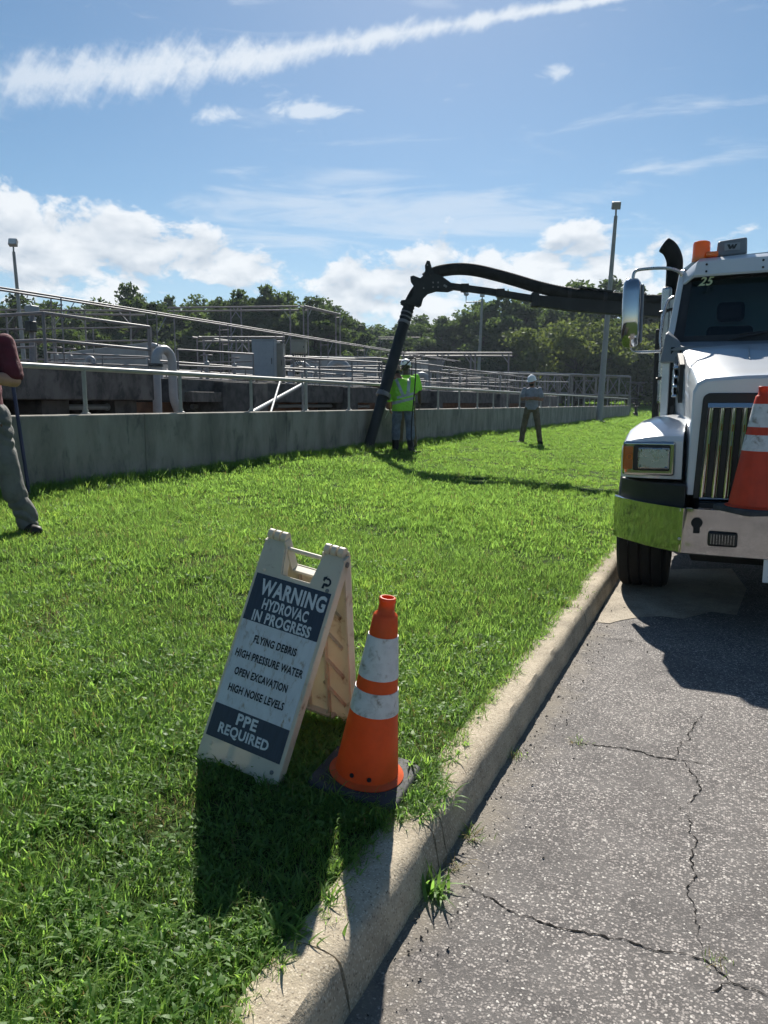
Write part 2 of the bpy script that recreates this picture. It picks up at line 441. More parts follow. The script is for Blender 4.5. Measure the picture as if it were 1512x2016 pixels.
def leaf_mat(name, base, trans_col, mixf, hue=.35, attr=True, rough=.5, gloss=.06):
    """thin leaf: diffuse + light shining through, varied per blade (vertex colour) and per plant (object random)"""
    m = bpy.data.materials.new(name); m.use_nodes = True; nt = m.node_tree; nt.nodes.clear()
    out = nt.nodes.new('ShaderNodeOutputMaterial')
    d = nt.nodes.new('ShaderNodeBsdfDiffuse'); t = nt.nodes.new('ShaderNodeBsdfTranslucent'); g = nt.nodes.new('ShaderNodeBsdfGlossy')
    g.inputs['Roughness'].default_value = rough; g.inputs[0].default_value = (.8, .85, .8, 1)
    oi = nt.nodes.new('ShaderNodeObjectInfo')
    rnd = S(nt, oi.outputs['Random'])
    patch = (nt_noise(nt, oi.outputs['Location'], .75, 3, .6) - .5) * 1.1
    if attr:
        a = nt.nodes.new('ShaderNodeAttribute'); a.attribute_name = 'tint'; va = S(nt, a.outputs['Fac'])
        f = (va * .7 + rnd * .3) + patch
    else:
        va = None; f = rnd
    dark = tuple(k * .45 for k in base); yel = (base[0] * 1.6, base[1] * 1.25, base[2] * .9)
    c = nt_mix(nt, f.smooth(.0, .55), dark, base); c = nt_mix(nt, f.smooth(.6, 1.05), c, yel)
    tdark = tuple(k * .5 for k in trans_col); tyel = (trans_col[0] * 1.35, trans_col[1] * 1.1, trans_col[2] * .9)
    c2 = nt_mix(nt, f.smooth(.0, .55), tdark, trans_col); c2 = nt_mix(nt, f.smooth(.6, 1.05), c2, tyel)
    if attr:   # the few dry straws
        c = nt_mix(nt, va.smooth(1.02, 1.10), c, (.30, .24, .11)); c2 = nt_mix(nt, va.smooth(1.02, 1.10), c2, (.25, .2, .08))
    nt.links.new(c.o, d.inputs[0]); nt.links.new(c2.o, t.inputs[0])
    m1 = nt.nodes.new('ShaderNodeMixShader'); m1.inputs[0].default_value = mixf
    nt.links.new(d.outputs[0], m1.inputs[1]); nt.links.new(t.outputs[0], m1.inputs[2])
    m2 = nt.nodes.new('ShaderNodeMixShader'); m2.inputs[0].default_value = gloss
    nt.links.new(m1.outputs[0], m2.inputs[1]); nt.links.new(g.outputs[0], m2.inputs[2])
    nt.links.new(m2.outputs[0], out.inputs[0])
    return m


M['grass'] = leaf_mat('grass_blades', (.108, .194, .048), (.310, .535, .095), .54, gloss=.012, rough=.6)
M['weed'] = leaf_mat('broad_weed_leaves', (.108, .200, .050), (.300, .535, .095), .52, gloss=.022, rough=.5)
M['leaf'] = leaf_mat('tree_leaves', (.058, .090, .044), (.105, .160, .042), .42, gloss=.02)
M['leaf2'] = leaf_mat('light_tree_leaves', (.082, .112, .046), (.145, .190, .044), .42, gloss=.02)


# ================================================================== THE SETTING
def ramp(Y): return max(0.0, min(Y, 125.0) - 58.0) * .021
def gz(X, Y):
    """height of the lawn: it climbs from the kerb to the basin wall"""
    P = -X
    z = .135 + .1 * min(max(P - .93, 0.0), 5.6) + ramp(Y)
    k = min(1.0, max(0.0, (P - 1.0) / .8))
    return z + k * (.018 * math.sin(X * 2.1 + Y * .7) + .014 * math.sin(X * .9 - Y * 1.9 + 1.3) + .008 * math.sin(3.7 * X + 2.9 * Y))


def GH(px, py):
    """where the line of sight through a picture point meets the lawn"""
    d = ray(px, py); t = 1.0
    for _ in range(60):
        p = _c + d * t; e = p.z - gz(p.x, p.y)
        t += e / max(.02, -d.z + .02) * .7
    return _c + d * t


def asphalt_mat():
    m = bpy.data.materials.new('worn_asphalt'); m.use_nodes = True; nt = m.node_tree; b = nt.nodes['Principled BSDF']
    tc = nt.nodes.new('ShaderNodeTexCoord'); v0 = tc.outputs['Object']
    wn = nt.nodes.new('ShaderNodeTexNoise'); nt.links.new(v0, wn.inputs['Vector']); wn.inputs['Scale'].default_value = 120; wn.inputs['Detail'].default_value = 2
    va = nt.nodes.new('ShaderNodeVectorMath'); va.operation = 'MULTIPLY_ADD'; nt.links.new(wn.outputs['Color'], va.inputs[0]); va.inputs[1].default_value = (.010, .010, .010); nt.links.new(v0, va.inputs[2]); v = va.outputs[0]
    def vor(scale, out='Color'):
        n = nt.nodes.new('ShaderNodeTexVoronoi'); n.inputs['Scale'].default_value = scale; nt.links.new(v, n.inputs['Vector'])
        return n
    v1 = vor(120); v2 = vor(240)
    sx = nt.nodes.new('ShaderNodeSeparateColor'); nt.links.new(v1.outputs['Color'], sx.inputs[0]); r1 = S(nt, sx.outputs[0]); r1b = S(nt, sx.outputs[1])
    sy = nt.nodes.new('ShaderNodeSeparateColor'); nt.links.new(v2.outputs['Color'], sy.inputs[0]); r2 = S(nt, sy.outputs[0])
    d1 = S(nt, v1.outputs['Distance']); d2 = S(nt, v2.outputs['Distance'])
    big = nt_noise(nt, v, .9, 5, .6); mid = nt_noise(nt, v, 5.0, 6, .65); fine = nt_noise(nt, v, 60, 4, .6)
    base = nt_mix(nt, mid.smooth(.3, .7), (.068, .063, .062), (.118, .110, .106))
    base = nt_mix(nt, big.smooth(.52, .72) * .6, base, (.165, .152, .138))
    oil = nt_noise(nt, v0, .55, 4, .55).smooth(.56, .70)
    stone1 = (r1.smooth(.35, .75)) * (d1.smooth(.70, .35)); stone2 = r2.smooth(.35, .8) * d2.smooth(.7, .3)
    sc = nt_mix(nt, r1b, (.56, .51, .475), (.24, .215, .20))
    c = nt_mix(nt, stone2 * .6, base, (.21, .19, .176)); wear = big.smooth(.30, .62) * .65 + .30
    c = nt_mix(nt, stone1 * wear, c, sc); c = nt_mix(nt, oil * .45, c, (.055, .050, .048))
    c = nt_mix(nt, r1.smooth(.94, .98) * d1.smooth(.6, .4), c, (.55, .52, .48))
    # sandy silt that has washed along the kerb
    sep = nt.nodes.new('ShaderNodeSeparateXYZ'); nt.links.new(v, sep.inputs[0])
    silt = ((S(nt, sep.outputs[0]) + .80) * -3.2 + .75 + (mid - .5) * 1.6 + (fine - .5) * .5).smooth(.1, .9) * .8
    c = nt_mix(nt, silt, c, (.20, .175, .14))
    nt.links.new(c.o, b.inputs['Base Color']); b.inputs['Roughness'].default_value = .88; b.inputs['Specular IOR Level'].default_value = .3
    hgt = stone1 * .6 + stone2 * .3 + fine * .5
    bp = nt.nodes.new('ShaderNodeBump'); bp.inputs['Strength'].default_value = .55; bp.inputs['Distance'].default_value = .006
    nt.links.new(hgt.o, bp.inputs['Height']); nt.links.new(bp.outputs[0], b.inputs['Normal'])
    return m


def kerb_mat(name='kerb_concrete', base=(.46, .39, .29)):
    m = bpy.data.materials.new(name); m.use_nodes = True; nt = m.node_tree; b = nt.nodes['Principled BSDF']
    tc = nt.nodes.new('ShaderNodeTexCoord'); v = tc.outputs['Object']
    n = nt.nodes.new('ShaderNodeTexVoronoi'); n.inputs['Scale'].default_value = 150; nt.links.new(v, n.inputs['Vector'])
    sx = nt.nodes.new('ShaderNodeSeparateColor'); nt.links.new(n.outputs['Color'], sx.inputs[0]); r = S(nt, sx.outputs[0]); r2 = S(nt, sx.outputs[1])
    d = S(nt, n.outputs['Distance'])
    big = nt_noise(nt, v, 2.6, 7, .65); fine = nt_noise(nt, v, 90, 4, .6)
    c = nt_mix(nt, big.smooth(.34, .66), base, tuple(k * .62 for k in base))
    c = nt_mix(nt, r.smooth(.45, .8) * d.smooth(.6, .35) * .6, c, (.60, .53, .42))
    c = nt_mix(nt, r2.smooth(.72, .95) * d.smooth(.6, .35) * .7, c, (.10, .075, .05))
    c = nt_mix(nt, nt_noise(nt, v, 7, 8, .7).smooth(.58, .74) * .6, c, (.13, .11, .085))
    nt.links.new(c.o, b.inputs['Base Color']); b.inputs['Roughness'].default_value = .93; b.inputs['Specular IOR Level'].default_value = .25
    bp = nt.nodes.new('ShaderNodeBump'); bp.inputs['Strength'].default_value = .7; bp.inputs['Distance'].default_value = .006
    nt.links.new((fine + r * .4).o, bp.inputs['Height']); nt.links.new(bp.outputs[0], b.inputs['Normal'])
    return m


def lawn_mat():
    m = bpy.data.materials.new('lawn_floor'); m.use_nodes = True; nt = m.node_tree; b = nt.nodes['Principled BSDF']
    tc = nt.nodes.new('ShaderNodeTexCoord'); v = tc.outputs['Object']
    a = nt_noise(nt, v, 1.1, 5, .6); f = nt_noise(nt, v, 55, 5, .7)
    c = nt_mix(nt, f.smooth(.35, .65), (.030, .052, .014), (.055, .090, .022))
    c = nt_mix(nt, a.smooth(.56, .72) * .5, c, (.075, .055, .032))
    nt.links.new(c.o, b.inputs['Base Color']); b.inputs['Roughness'].default_value = 1.0; b.inputs['Specular IOR Level'].default_value = .1
    bp = nt.nodes.new('ShaderNodeBump'); bp.inputs['Strength'].default_value = .8; bp.inputs['Distance'].default_value = .03
    nt.links.new(f.o, bp.inputs['Height']); nt.links.new(bp.outputs[0], b.inputs['Normal'])
    return m


M['asphalt'] = asphalt_mat(); M['kerb'] = kerb_mat(); M['lawn'] = lawn_mat()
M['gutter'] = kerb_mat('gutter_concrete', (.40, .35, .28))
M['crack'] = mat('crack_shadow', (.012, .011, .010), 1.0, spec=.1)


def sheet(name, xs, ys, zf, m, kind='structure'):
    nx, ny = len(xs), len(ys)
    v = [(x, y, zf(x, y)) for y in ys for x in xs]
    f = [(j * nx + i, j * nx + i + 1, (j + 1) * nx + i + 1, (j + 1) * nx + i) for j in range(ny - 1) for i in range(nx - 1)]
    me = bpy.data.meshes.new(name); me.from_pydata(v, [], f); me.materials.append(m)
    me.polygons.foreach_set('use_smooth', [True] * len(f)); me.update()
    o = link(name, me); tag(o, kind=kind); return o


def lin(a, b, n): return [a + (b - a) * i / n for i in range(n + 1)]

sheet('ground', [-1500, -150, 150, 1500], [-1500, -60, 150, 1500], lambda x, y: -.35, M['lawn'])
road = sheet('road', [-.90, -.4, 1, 3, 5.3], lin(-9, 58, 67) + lin(61, 150, 12), lambda x, y: ramp(y), M['asphalt'])
sheet('lawn', lin(-6.45, -1.2, 42) + lin(-1.1, -.975, 5), lin(-3, 14, 136) + lin(14.5, 58, 87) + lin(60, 126, 22), gz, M['lawn'])
sheet('far_lawn', lin(-75, -6.5, 12), lin(58.5, 126, 12), lambda x, y: .69 + ramp(y), M['lawn'])
sheet('roadside_lawn', lin(5.5, 60, 8), lin(-9, 126, 20), lambda x, y: .13 + ramp(y), M['lawn'])
sheet('basin_ground', lin(-80, -6.5, 12), lin(-25, 58.4, 10), lambda x, y: .30, M['soil'])


# kerb: poured in lengths, cracked near the sign
def kerb_run(root, x0, sgn, cuts, seed):
    rn = random.Random(seed)
    prof = [(0, -.08), (0, 0.0), (.008, .05), (.018, .10), (.028, .130), (.044, .147), (.070, .153), (.125, .154), (.185, .150), (.195, -.08)]
    for a, b in zip(cuts[:-1], cuts[1:]):
        step = .05 if a < 7 else .6
        n = max(2, int((b - a) / step)); mb = MB(); rings = []
        for i in range(n + 1):
            y = a + .004 + (b - a - .008) * i / n
            rg = []
            for k, (p, z) in enumerate(prof):
                j = .0028 if (0 < k < 9 and a < 12) else 0
                sl = (.035 * (z - .05) * 1.0 + .012 * math.sin(31 * z + 9 * b)) if i in (0, n) and b < 3 and k in range(1, 9) else 0
                rg.append(Vector((x0 + sgn * (p + rn.uniform(-j, j)), y + (sl if i == n else -sl if i == 0 and a > 1 else 0) * .25, z + rn.uniform(-j, j) + ramp(y))))
            rings.append(rg)
        mb.loft(rings); mb.build('kerb_section', M['kerb'], root, smooth=40)

kerb = thing('kerb', None, None); tag(kerb, kind='structure')
kerb_run(kerb, -.80, -1, [-4, -1, 1.60, 2.28, 2.36, 5.3, 8.3, 11.3, 14.3, 17.3, 20.3, 23.3, 26.3, 30, 40, 58, 126], 3)
kerb2 = thing('opposite_kerb', None, None); tag(kerb2, kind='structure')
kerb_run(kerb2, 5.3, 1, [-9, 10, 30, 58, 126], 5)


def on_road(px, py):
    d = ray(px, py); return _c + d * (-CAMZ / d.z)

def crack(pts, w, seed, parent=road):
    rn = random.Random(seed); P = [on_road(*p) for p in pts]; fine = []
    for a, b in zip(P[:-1], P[1:]):
        n = max(2, int((b - a).length / .013))
        for i in range(n): fine.append(a.lerp(b, i / n))
    fine.append(P[-1]); mb = MB(); L, Rr = [], []
    off = 0
    for i, p in enumerate(fine):
        t = (fine[min(i + 1, len(fine) - 1)] - fine[max(i - 1, 0)]); t.z = 0; t.normalize(); nn = Vector((-t.y, t.x, 0))
        off = off * .75 + rn.uniform(-.009, .009)
        e = math.sin(PI * min(1, max(0, (i + .3) / len(fine)))) ** .5
        ww = w * e * rn.choice([.12, .3, .45, .6, .8, 1.0])
        L.append(p + nn * (off + ww / 2) + Vector((0, 0, .0025))); Rr.append(p + nn * (off - ww / 2) + Vector((0, 0, .0025)))
    n = len(fine)
    mb.add(L + Rr, [(i, i + 1, n + i + 1, n + i) for i in range(n - 1)])
    return mb.build('crack', M['crack'], parent)

crack([(1105, 1458), (1170, 1468), (1230, 1475), (1290, 1492), (1345, 1500), (1405, 1509)], .012, 1)
crack([(1330, 1497), (1345, 1470), (1368, 1430), (1385, 1408)], .007, 2)
crack([(1352, 1502), (1378, 1545), (1374, 1565), (1352, 1585)], .008, 3)
crack([(1330, 1575), (1355, 1610), (1368, 1660), (1363, 1720), (1362, 1775), (1378, 1830), (1392, 1885)], .007, 4)
crack([(905, 1742), (970, 1772), (1030, 1798), (1080, 1824), (1130, 1830), (1180, 1842), (1260, 1866), (1340, 1882), (1390, 1892), (1435, 1930), (1520, 1956)], .011, 5)
crack([(1435, 1932), (1420, 1945), (1395, 1950)], .008, 6)
crack([(1175, 1253), (1215, 1258), (1262, 1266)], .009, 7)
crack([(1200, 1180), (1240, 1185), (1330, 1200)], .009, 8)
gut = MB()
gp = [on_road(*p) for p in ((1176, 1226), (1200, 1228), (1222, 1222), (1258, 1216), (1300, 1214), (1345, 1219), (1400, 1205), (1450, 1212), (1470, 1160), (1440, 1120), (1216, 1122))]
gut.add([p + Vector((0, 0, .004)) for p in gp], [tuple(range(len(gp)))])
tag(gut.build('gutter_patch', M['gutter']), kind='structure')

# grit lying along the kerb
grit = MB()
for i in range(1100):
    y = random.uniform(1.3, 8); x = -.79 + abs(random.gauss(0, .10 + .12 * (i % 5 == 0)))
    r = random.choice([.002, .003, .004, .006]) * random.uniform(.7, 1.5)
    q = [Vector((random.gauss(0, 1), random.gauss(0, 1), random.gauss(0, 1))).normalized() * r for _ in range(4)]
    c = Vector((x, y, r * .6)); grit.add([c + k for k in q], [(0, 1, 2), (0, 2, 3), (0, 3, 1), (1, 3, 2)])
tag(grit.build('gravel', mat('grit', (.16, .14, .12), .9, var=.6, vscale=60)), kind='stuff')

# ------------------------------------------------------------------ basin wall and its railing
WALLX, WALLZ = -6.39, 1.44
PY0, PSP = 6.56, 1.642
wall = thing('concrete_wall', 'long grey concrete retaining wall along the top of the lawn', 'wall', (WALLX, 10, .6))
for k in range(-4, 16):
    y0 = PY0 + PSP * (2 * k + .5); y1 = min(y0 + 2 * PSP, 58.2)
    if y0 > 57: break
    MB().bb(WALLX - .22, WALLX, y0 + .002, y1 - .002, -.1, WALLZ).build('wall_section', M['conc'], wall, (WALLX, 10, .6), bevel=.022, seg=2)
railing = thing('pipe_railing', 'single cream pipe rail on short posts along the concrete wall', 'railing', (WALLX - .11, 10, WALLZ))
RO = (WALLX - .11, 10, WALLZ); RZ = 1.94
MB().tube([(RO[0], PY0 - PSP * 7, RZ), (RO[0], 57.6, RZ), (RO[0], 57.95, RZ - .1), (RO[0], 58.0, RZ - .5)], .029, 12).build('rail', M['railpaint'], railing, RO, smooth=60)
post_me = MB().tube([(0, 0, 0), (0, 0, RZ - WALLZ)], .0235, 10).mesh('post', M['railpaint'], smooth=60)
fl = MB(); fl.lathe([(.055, 0), (.055, .012), (.034, .018), (.034, .05)], 12); fl_me = fl.mesh('flange', M['railpaint'], smooth=40)
for n in range(-7, 31):
    p = link('post', post_me, railing, (0, PY0 + PSP * n - 10, 0)); link('flange', fl_me, p)
# the dark hydrant-like stub at the far end of the wall
st = thing('valve_stub', 'dark valve stub with handwheel at the far end of the concrete wall', 'valve', (-6.0, 58.6, .7))
MB().lathe([(.16, -.05), (.16, .25), (.11, .28), (.11, .62), (.15, .64), (.15, .72), (.04, .74), (.04, .9)], 12).build('valve_body', M['black'], st, smooth=40)
MB().tube([(math.cos(a) * .2, math.sin(a) * .2, .9) for a in [k * PI / 6 for k in range(13)]], .02, 6).build('handwheel', M['black'], st, smooth=60)


# ------------------------------------------------------------------ basins behind the wall
def Yp(px, X): return WX(px, 796, X).y
DECK = 2.12

tank_a = thing('concrete_basin', 'dark stained concrete basin edge standing behind the maroon shirted man', 'basin', (-11, 4, .3))
oA = (-11, 4, .3)
ya = Yp(305, -9.5)
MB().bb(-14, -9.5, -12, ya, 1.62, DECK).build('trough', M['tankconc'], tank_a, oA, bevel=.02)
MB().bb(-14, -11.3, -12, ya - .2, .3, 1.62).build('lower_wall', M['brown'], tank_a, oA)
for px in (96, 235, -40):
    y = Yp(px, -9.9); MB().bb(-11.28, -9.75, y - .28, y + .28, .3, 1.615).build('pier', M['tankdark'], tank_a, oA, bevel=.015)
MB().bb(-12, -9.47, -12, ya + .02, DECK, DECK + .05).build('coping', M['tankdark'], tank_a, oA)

tank_b = thing('concrete_basin', 'long dark concrete basin with square pilasters behind the railing', 'basin', (-12, 30, .3))
oB = (-12, 30, .3)
yb0, yb1 = Yp(352, -10.8), Yp(1104, -10.8)
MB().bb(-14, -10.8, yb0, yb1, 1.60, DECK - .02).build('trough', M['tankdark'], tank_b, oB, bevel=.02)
MB().bb(-14, -11.7, yb0 - 3, yb1 - .3, .3, 1.595).build('lower_wall', M['brown'], tank_b, oB)
for px0, px1, m in ((440, 498, 'tankdark'), (500, 528, 'tankconc'), (690, 705, 'tankdark'), (860, 872, 'tankdark'), (985, 1003, 'tankconc'), (1060, 1100, 'tankconc')):
    MB().bb(-11.69, -10.55, Yp(px0, -10.55), Yp(px1, -10.55), .3 if px0 != 440 else 1.25, DECK - .06).build('pilaster', M[m], tank_b, oB, bevel=.015)
MB().bb(-14, -10.6, Yp(372, -10.7), Yp(440, -10.7), 1.60, 1.82).build('ledge', M['tankconc'], tank_b, oB, bevel=.015)
# far pale blocks on the decks
def block(label, px0, px1, py0, py1, t, depth, m='tanklight', slope=0.0, name='concrete_channel'):
    a, b = WD(px0, py1, t), WD(px1, py1, t); hh = (py1 - py0) / 1520 * t
    d = (_f - Vector((0, 0, _f.z))).normalized() * depth
    o = thing(name, label, 'channel' if name == 'concrete_channel' else 'block', a)
    q = [Vector((0, 0, 0)), b - a, b - a + d, d]
    mb = MB(); mb.hexa([k - Vector((0, 0, 1.5)) for k in q] + [q[0] + Vector((0, 0, hh * (1 - slope))), q[1] + Vector((0, 0, hh)), q[2] + Vector((0, 0, hh)), q[3] + Vector((0, 0, hh * (1 - slope)))])
    mb.build('channel_wall', M[m], o, bevel=.03); return o

block('long pale concrete channel wall behind the left handrails', 100, 300, 674, 716, 36, 3, slope=.55)
block('low pale concrete block behind the blue grey cabinet', 458, 500, 695, 712, 40, 3)
block('pale concrete block between the goosenecks and the hose', 590, 742, 702, 742, 44, 4)
block('pale concrete block beyond the second worker', 815, 850, 712, 740, 52, 3)

# pale pipe lying in the trench, in lengths between the piers
for (a, b, X, z) in ((100, 117, -9.9, 1.50), (118, 212, -9.9, 1.50), (380, 418, -11.3, 1.50), (420, 442, -11.3, 1.50), (496, 520, -11.2, 1.50), (545, 650, -11.2, 1.50), (655, 724, -11.2, 1.48)):
    mb = MB(); mb.tube([(X, Yp(a, X), z), (X, Yp(b, X), z)], .048, 10)
    o = thing('service_pipe', 'short length of pale blue pipe low behind the railing', 'pipe', (X, Yp(a, X), z), group='pale blue pipes along the basin')
    mb.build('pipe_length', M['bluepipe'], o, (X, Yp(a, X), z), smooth=60)
    for yy in (Yp(a, X), Yp(b, X)):
        q = MB(); q.tube([(X, yy - .04, z), (X, yy + .04, z)], .06, 10); q.build('coupling', M['bluepipe'], o, (X, Yp(a, X), z), smooth=60)
    MB().bb(X - .06, X + .06, Yp((a + b) / 2, X) - .05, Yp((a + b) / 2, X) + .05, .3, z - .045).build('support', M['tankdark'], o, (X, Yp(a, X), z))


def handrail(label, pts, hs=(1.07, .55), step=2.0, r=.024, m='galv2', group=None, name='handrail', deck=True):
    """pts: points at deck level; rails at heights hs, posts every step metres"""
    pts = [Vector(p) for p in pts]; o = thing(name, label, 'handrail', pts[0], group=group)
    for h in hs:
        MB().tube([p - pts[0] + Vector((0, 0, h)) for p in pts], r, 8).build('rail', M[m], o, smooth=60)
    me = MB().tube([(0, 0, -.02), (0, 0, hs[0])], r * .95, 8).mesh('post', M[m], smooth=60)
    for a, b in zip(pts[:-1], pts[1:]):
        n = max(1, round((b - a).length / step))
        for i in range(n): link('post', me, o, a.lerp(b, i / n) - pts[0])
    link('post', me, o, pts[-1] - pts[0])
    return o


# nearest handrail, with the corner
c0 = WX(85, 617, -12.0); e0 = WX(294, 643, -12.0); zt = (c0.z + e0.z) / 2; zd = WX(85, 722, -12).z
handrail('two bar pipe handrail turning a corner on the stained basin', [(-19, c0.y, zd), (-12, c0.y, zd), (-12, e0.y, zd)], (zt - zd, (zt - zd) * .5), 2.6, .031)
MB_slab = MB().bb(-20, -11.9, -4, e0.y + .1, DECK + .051, zd - .01)
sl = thing('walkway_slab', 'grey concrete walkway slab under the corner handrail', 'slab', (-15, 5, DECK + .051)); MB_slab.build('slab', M['tankconc'], sl, (-15, 5, DECK + .051))
kp = thing('black_cable', 'black cable running along the edge of the walkway slab', 'cable', (-11.88, 5, zd))
MB().tube([(-11.88, y, zd + .03 + .02 * math.sin(y * 2.2)) for y in lin(-2, e0.y + 2, 30)], .025, 6).build('cable_run', M['wire'], kp, (-11.88, 5, zd), smooth=60)
for px in (160, 262):
    y = Yp(px, -11.85); MB().bb(-11.9, -11.8, y - .05, y + .05, zd - .05, zd + .09).build('cable_clip', M['whitehose'], kp, (-11.88, 5, zd))

# handrails farther along and behind; each on its own basin edge
cy = Yp(747, -11.0); czt = WX(747, 705, -11.0).z
handrail('pipe handrail with a corner behind the leaning suction tube', [(-21, cy, czt - 1.07), (-11, cy, czt - 1.07), (-11, Yp(1040, -11), czt - 1.07)], (1.07, .80, .40), 2.4, .028)
for X, y0, y1, lab in ((-14.5, 17, 52, 'long pipe handrail on the near basin behind the wall'), (-18.0, 22, 56, 'long pipe handrail along the second row of the basins'),
                       (-22.5, 14, 60, 'long pipe handrail along the third row of the basins'), (-27.5, 26, 62, 'long pipe handrail on the farthest basin row')):
    handrail(lab, [(X, y0, DECK - .45), (X, y1, DECK - .45)], (1.07, .55, .12), 2.4, .026)
for Y, x0, x1, lab in ((13.2, -14.5, -30, 'cross handrail next to the big gooseneck pipe'), (31, -14.5, -30, 'cross handrail beyond the cabinets'), (38, -11, -30, 'cross handrail behind the hard hat worker'), (46, -12, -34, 'cross handrail in front of the truss bridges')):
    handrail(lab, [(x0, Y, DECK - .35), (x1, Y, DECK - .35)], (1.07, .55, .12), 2.2, .026)
handrail('low pipe handrail at the left edge beside the concrete channel', [WD(-40, 727, 27), WD(300, 722, 27)], (1.35, .9, .3), 2.3, .026)
handrail('pale pipe barrier among the basins beyond the crossed arms man', [WD(960, 762, 41), WD(1120, 764, 46)], (.75, .35), 1.6, .03, 'galv')
handrail('short rail of thin bars in front of the trusses', [WD(890, 765, 44), WD(1010, 768, 46)], (.9, .5, .2), 1.2, .022)

handrail('low kick rail along the slab below the corner handrail', [WD(95, 733, 20), WD(302, 738, 22)], (.5, .25), 1.3, .020)
handrail('short pipe guard between the gooseneck and the big cabinet', [WD(352, 752, 19), WD(500, 756, 20.5)], (.78, .4), 1.5, .022)
handrail('pipe guard below the beige panel box', [WD(560, 758, 21), WD(752, 762, 24)], (.75, .45, .2), 1.5, .022)
handrail('pipe guard running behind the thick gooseneck', [WD(560, 744, 34), WD(860, 748, 40)], (.95, .5), 2.0, .026, 'galv')
handrail('pipe guard running on past the brown panel box', [WD(862, 760, 38), WD(1015, 763, 44)], (.8, .42), 1.8, .024, 'galv')
for px, py, t, lab in ((112, 727, 21, 'valve pedestal behind the low kick rail'), (140, 728, 22, 'valve pedestal with the small wheel near the concrete channel'), (408, 740, 22, 'valve pedestal beside the big gooseneck pipe'), (462, 742, 24, 'valve pedestal just left of the big cabinet'),
                       (622, 748, 26, 'valve pedestal under the pipe portal'), (718, 745, 30, 'valve pedestal left of the suction tube'), (906, 752, 38, 'valve pedestal beyond the hard hat worker'), (985, 756, 40, 'valve pedestal left of the crossed arms man')):
    b_ = WD(px, py, t); o = thing('valve_pedestal', lab, 'valve', (b_.x, b_.y, 1.6), group='valve pedestals on the basins')
    MB().lathe([(.09, 0), (.09, .04), (.05, .06), (.045, b_.z - 1.6 + .25), (.07, b_.z - 1.6 + .28), (.07, b_.z - 1.6 + .40), (.02, b_.z - 1.6 + .42), (.02, b_.z - 1.6 + .60)], 10).build('pedestal', M['greypipe'], o, smooth=40)
    MB().tube([(.16 * math.cos(a), .16 * math.sin(a), b_.z - 1.6 + .58) for a in [k * PI / 7 for k in range(15)]], .014, 6).build('handwheel', M['galv2'], o, smooth=60)


def gantry(label, X, z, y0, y1, step, gap=.5, drop=2.4, r=.05, brace=1, group=None):
    """pair of conduits carried on posts with knee braces"""
    o = thing('pipe_gantry', label, 'gantry', (X, y0, z - drop))
    org = (X, y0, z - drop)
    for dx, dz in ((0, 0), (-gap, 0)):
        MB().tube([(X + dx, y0, z + dz), (X + dx, y1, z + dz)], r, 8).build('conduit', M['galv2'], o, org, smooth=60)
    y = y0 + .4
    while y < y1:
        for dx in (0, -gap):
            MB().tube([(X + dx, y, z - drop), (X + dx, y, z - .03)], r * .75, 8).build('post', M['galv2'], o, org, smooth=60)
        MB().tube([(X + .05, y, z - .2), (X - gap - .05, y, z - .2)], r * .6, 6).build('cross_arm', M['galv2'], o, org, smooth=60)
        if brace: MB().tube([(X, y, z - .62), (X, y + .45, z - .08)], r * .5, 6).build('knee_brace', M['galv'], o, org, smooth=60)
        y += step
    return o

gzh = WX(0, 566, -16).z
gantry('long rusty pink pipe gantry rising above the left basins', -16, gzh, 4, Yp(905, -16), 3.7, .35, gzh - DECK + .3, .026)
g2 = WX(602, 603, -23).z
gantry('tall pipe portal between the cabinets and the leaning tube', -23, g2, Yp(602, -23), Yp(672, -23), Yp(672, -23) - Yp(602, -23) - .5, .3, g2 - DECK + .2, .05)
g3 = WX(868, 664, -30).z
gantry('tall pipe portal to the right of the hard hat worker', -30, g3, Yp(868, -30), Yp(901, -30), Yp(901, -30) - Yp(868, -30) - .5, .3, g3 - DECK, .05)
g4 = WX(395, 664, -26).z
gantry('low pipe portal behind the gooseneck pipe', -26, g4, Yp(395, -26), Yp(455, -26), Yp(455, -26) - Yp(395, -26) - .5, .4, g4 - DECK, .045)


def beam(label, p0, p1, drops, r=.05, cat='pipe rack', name='pipe_rack', foot=1.7):
    o = thing(name, label, cat, (p0.x, p0.y, foot)); org = (p0.x, p0.y, foot)
    for dz in (0, -.22): MB().tube([p0 + Vector((0, 0, dz)), p1 + Vector((0, 0, dz))], r, 8).build('conduit', M['galv2'], o, org, smooth=60)
    for t in drops:
        q = p0.lerp(p1, t)
        MB().tube([(q.x, q.y, foot), q], r * .9, 8).build('post', M['galv2'], o, org, smooth=60)
        e = (p1 - p0).normalized() * .55
        MB().tube([q - Vector((0, 0, .75)), q + (e if t < .5 else -e) - Vector((0, 0, .06))], r * .55, 6).build('knee_brace', M['galv'], o, org, smooth=60)
    return o

Y2 = Yp(602, -23)
beam('long high pipe rack crossing in front of the trees', Vector((-23.4, Y2, g2)), WY(330, 606, Y2) , (.06, .42, .5, .95), .05)
beam('high pipe rack ending behind the suction tube', Vector((-30.4, Yp(868, -30), g3)), WY(745, 664, Yp(868, -30)), (.05, .5, .97), .05)
beam('pale horizontal pipe rack in front of the right trees', WD(790, 695, 55), WD(1008, 695, 57), (.02, .32, .36, .62, .66, .97), .07)
beam('low pipe rack behind the blue grey cabinet', WD(398, 664, 40), WD(560, 664, 42), (.02, .4, .55, .98), .05)
beam('thin pipe rack at far left above the handrails', WD(-20, 610, 40), WD(285, 612, 42), (.1, .4, .6, .9), .05)


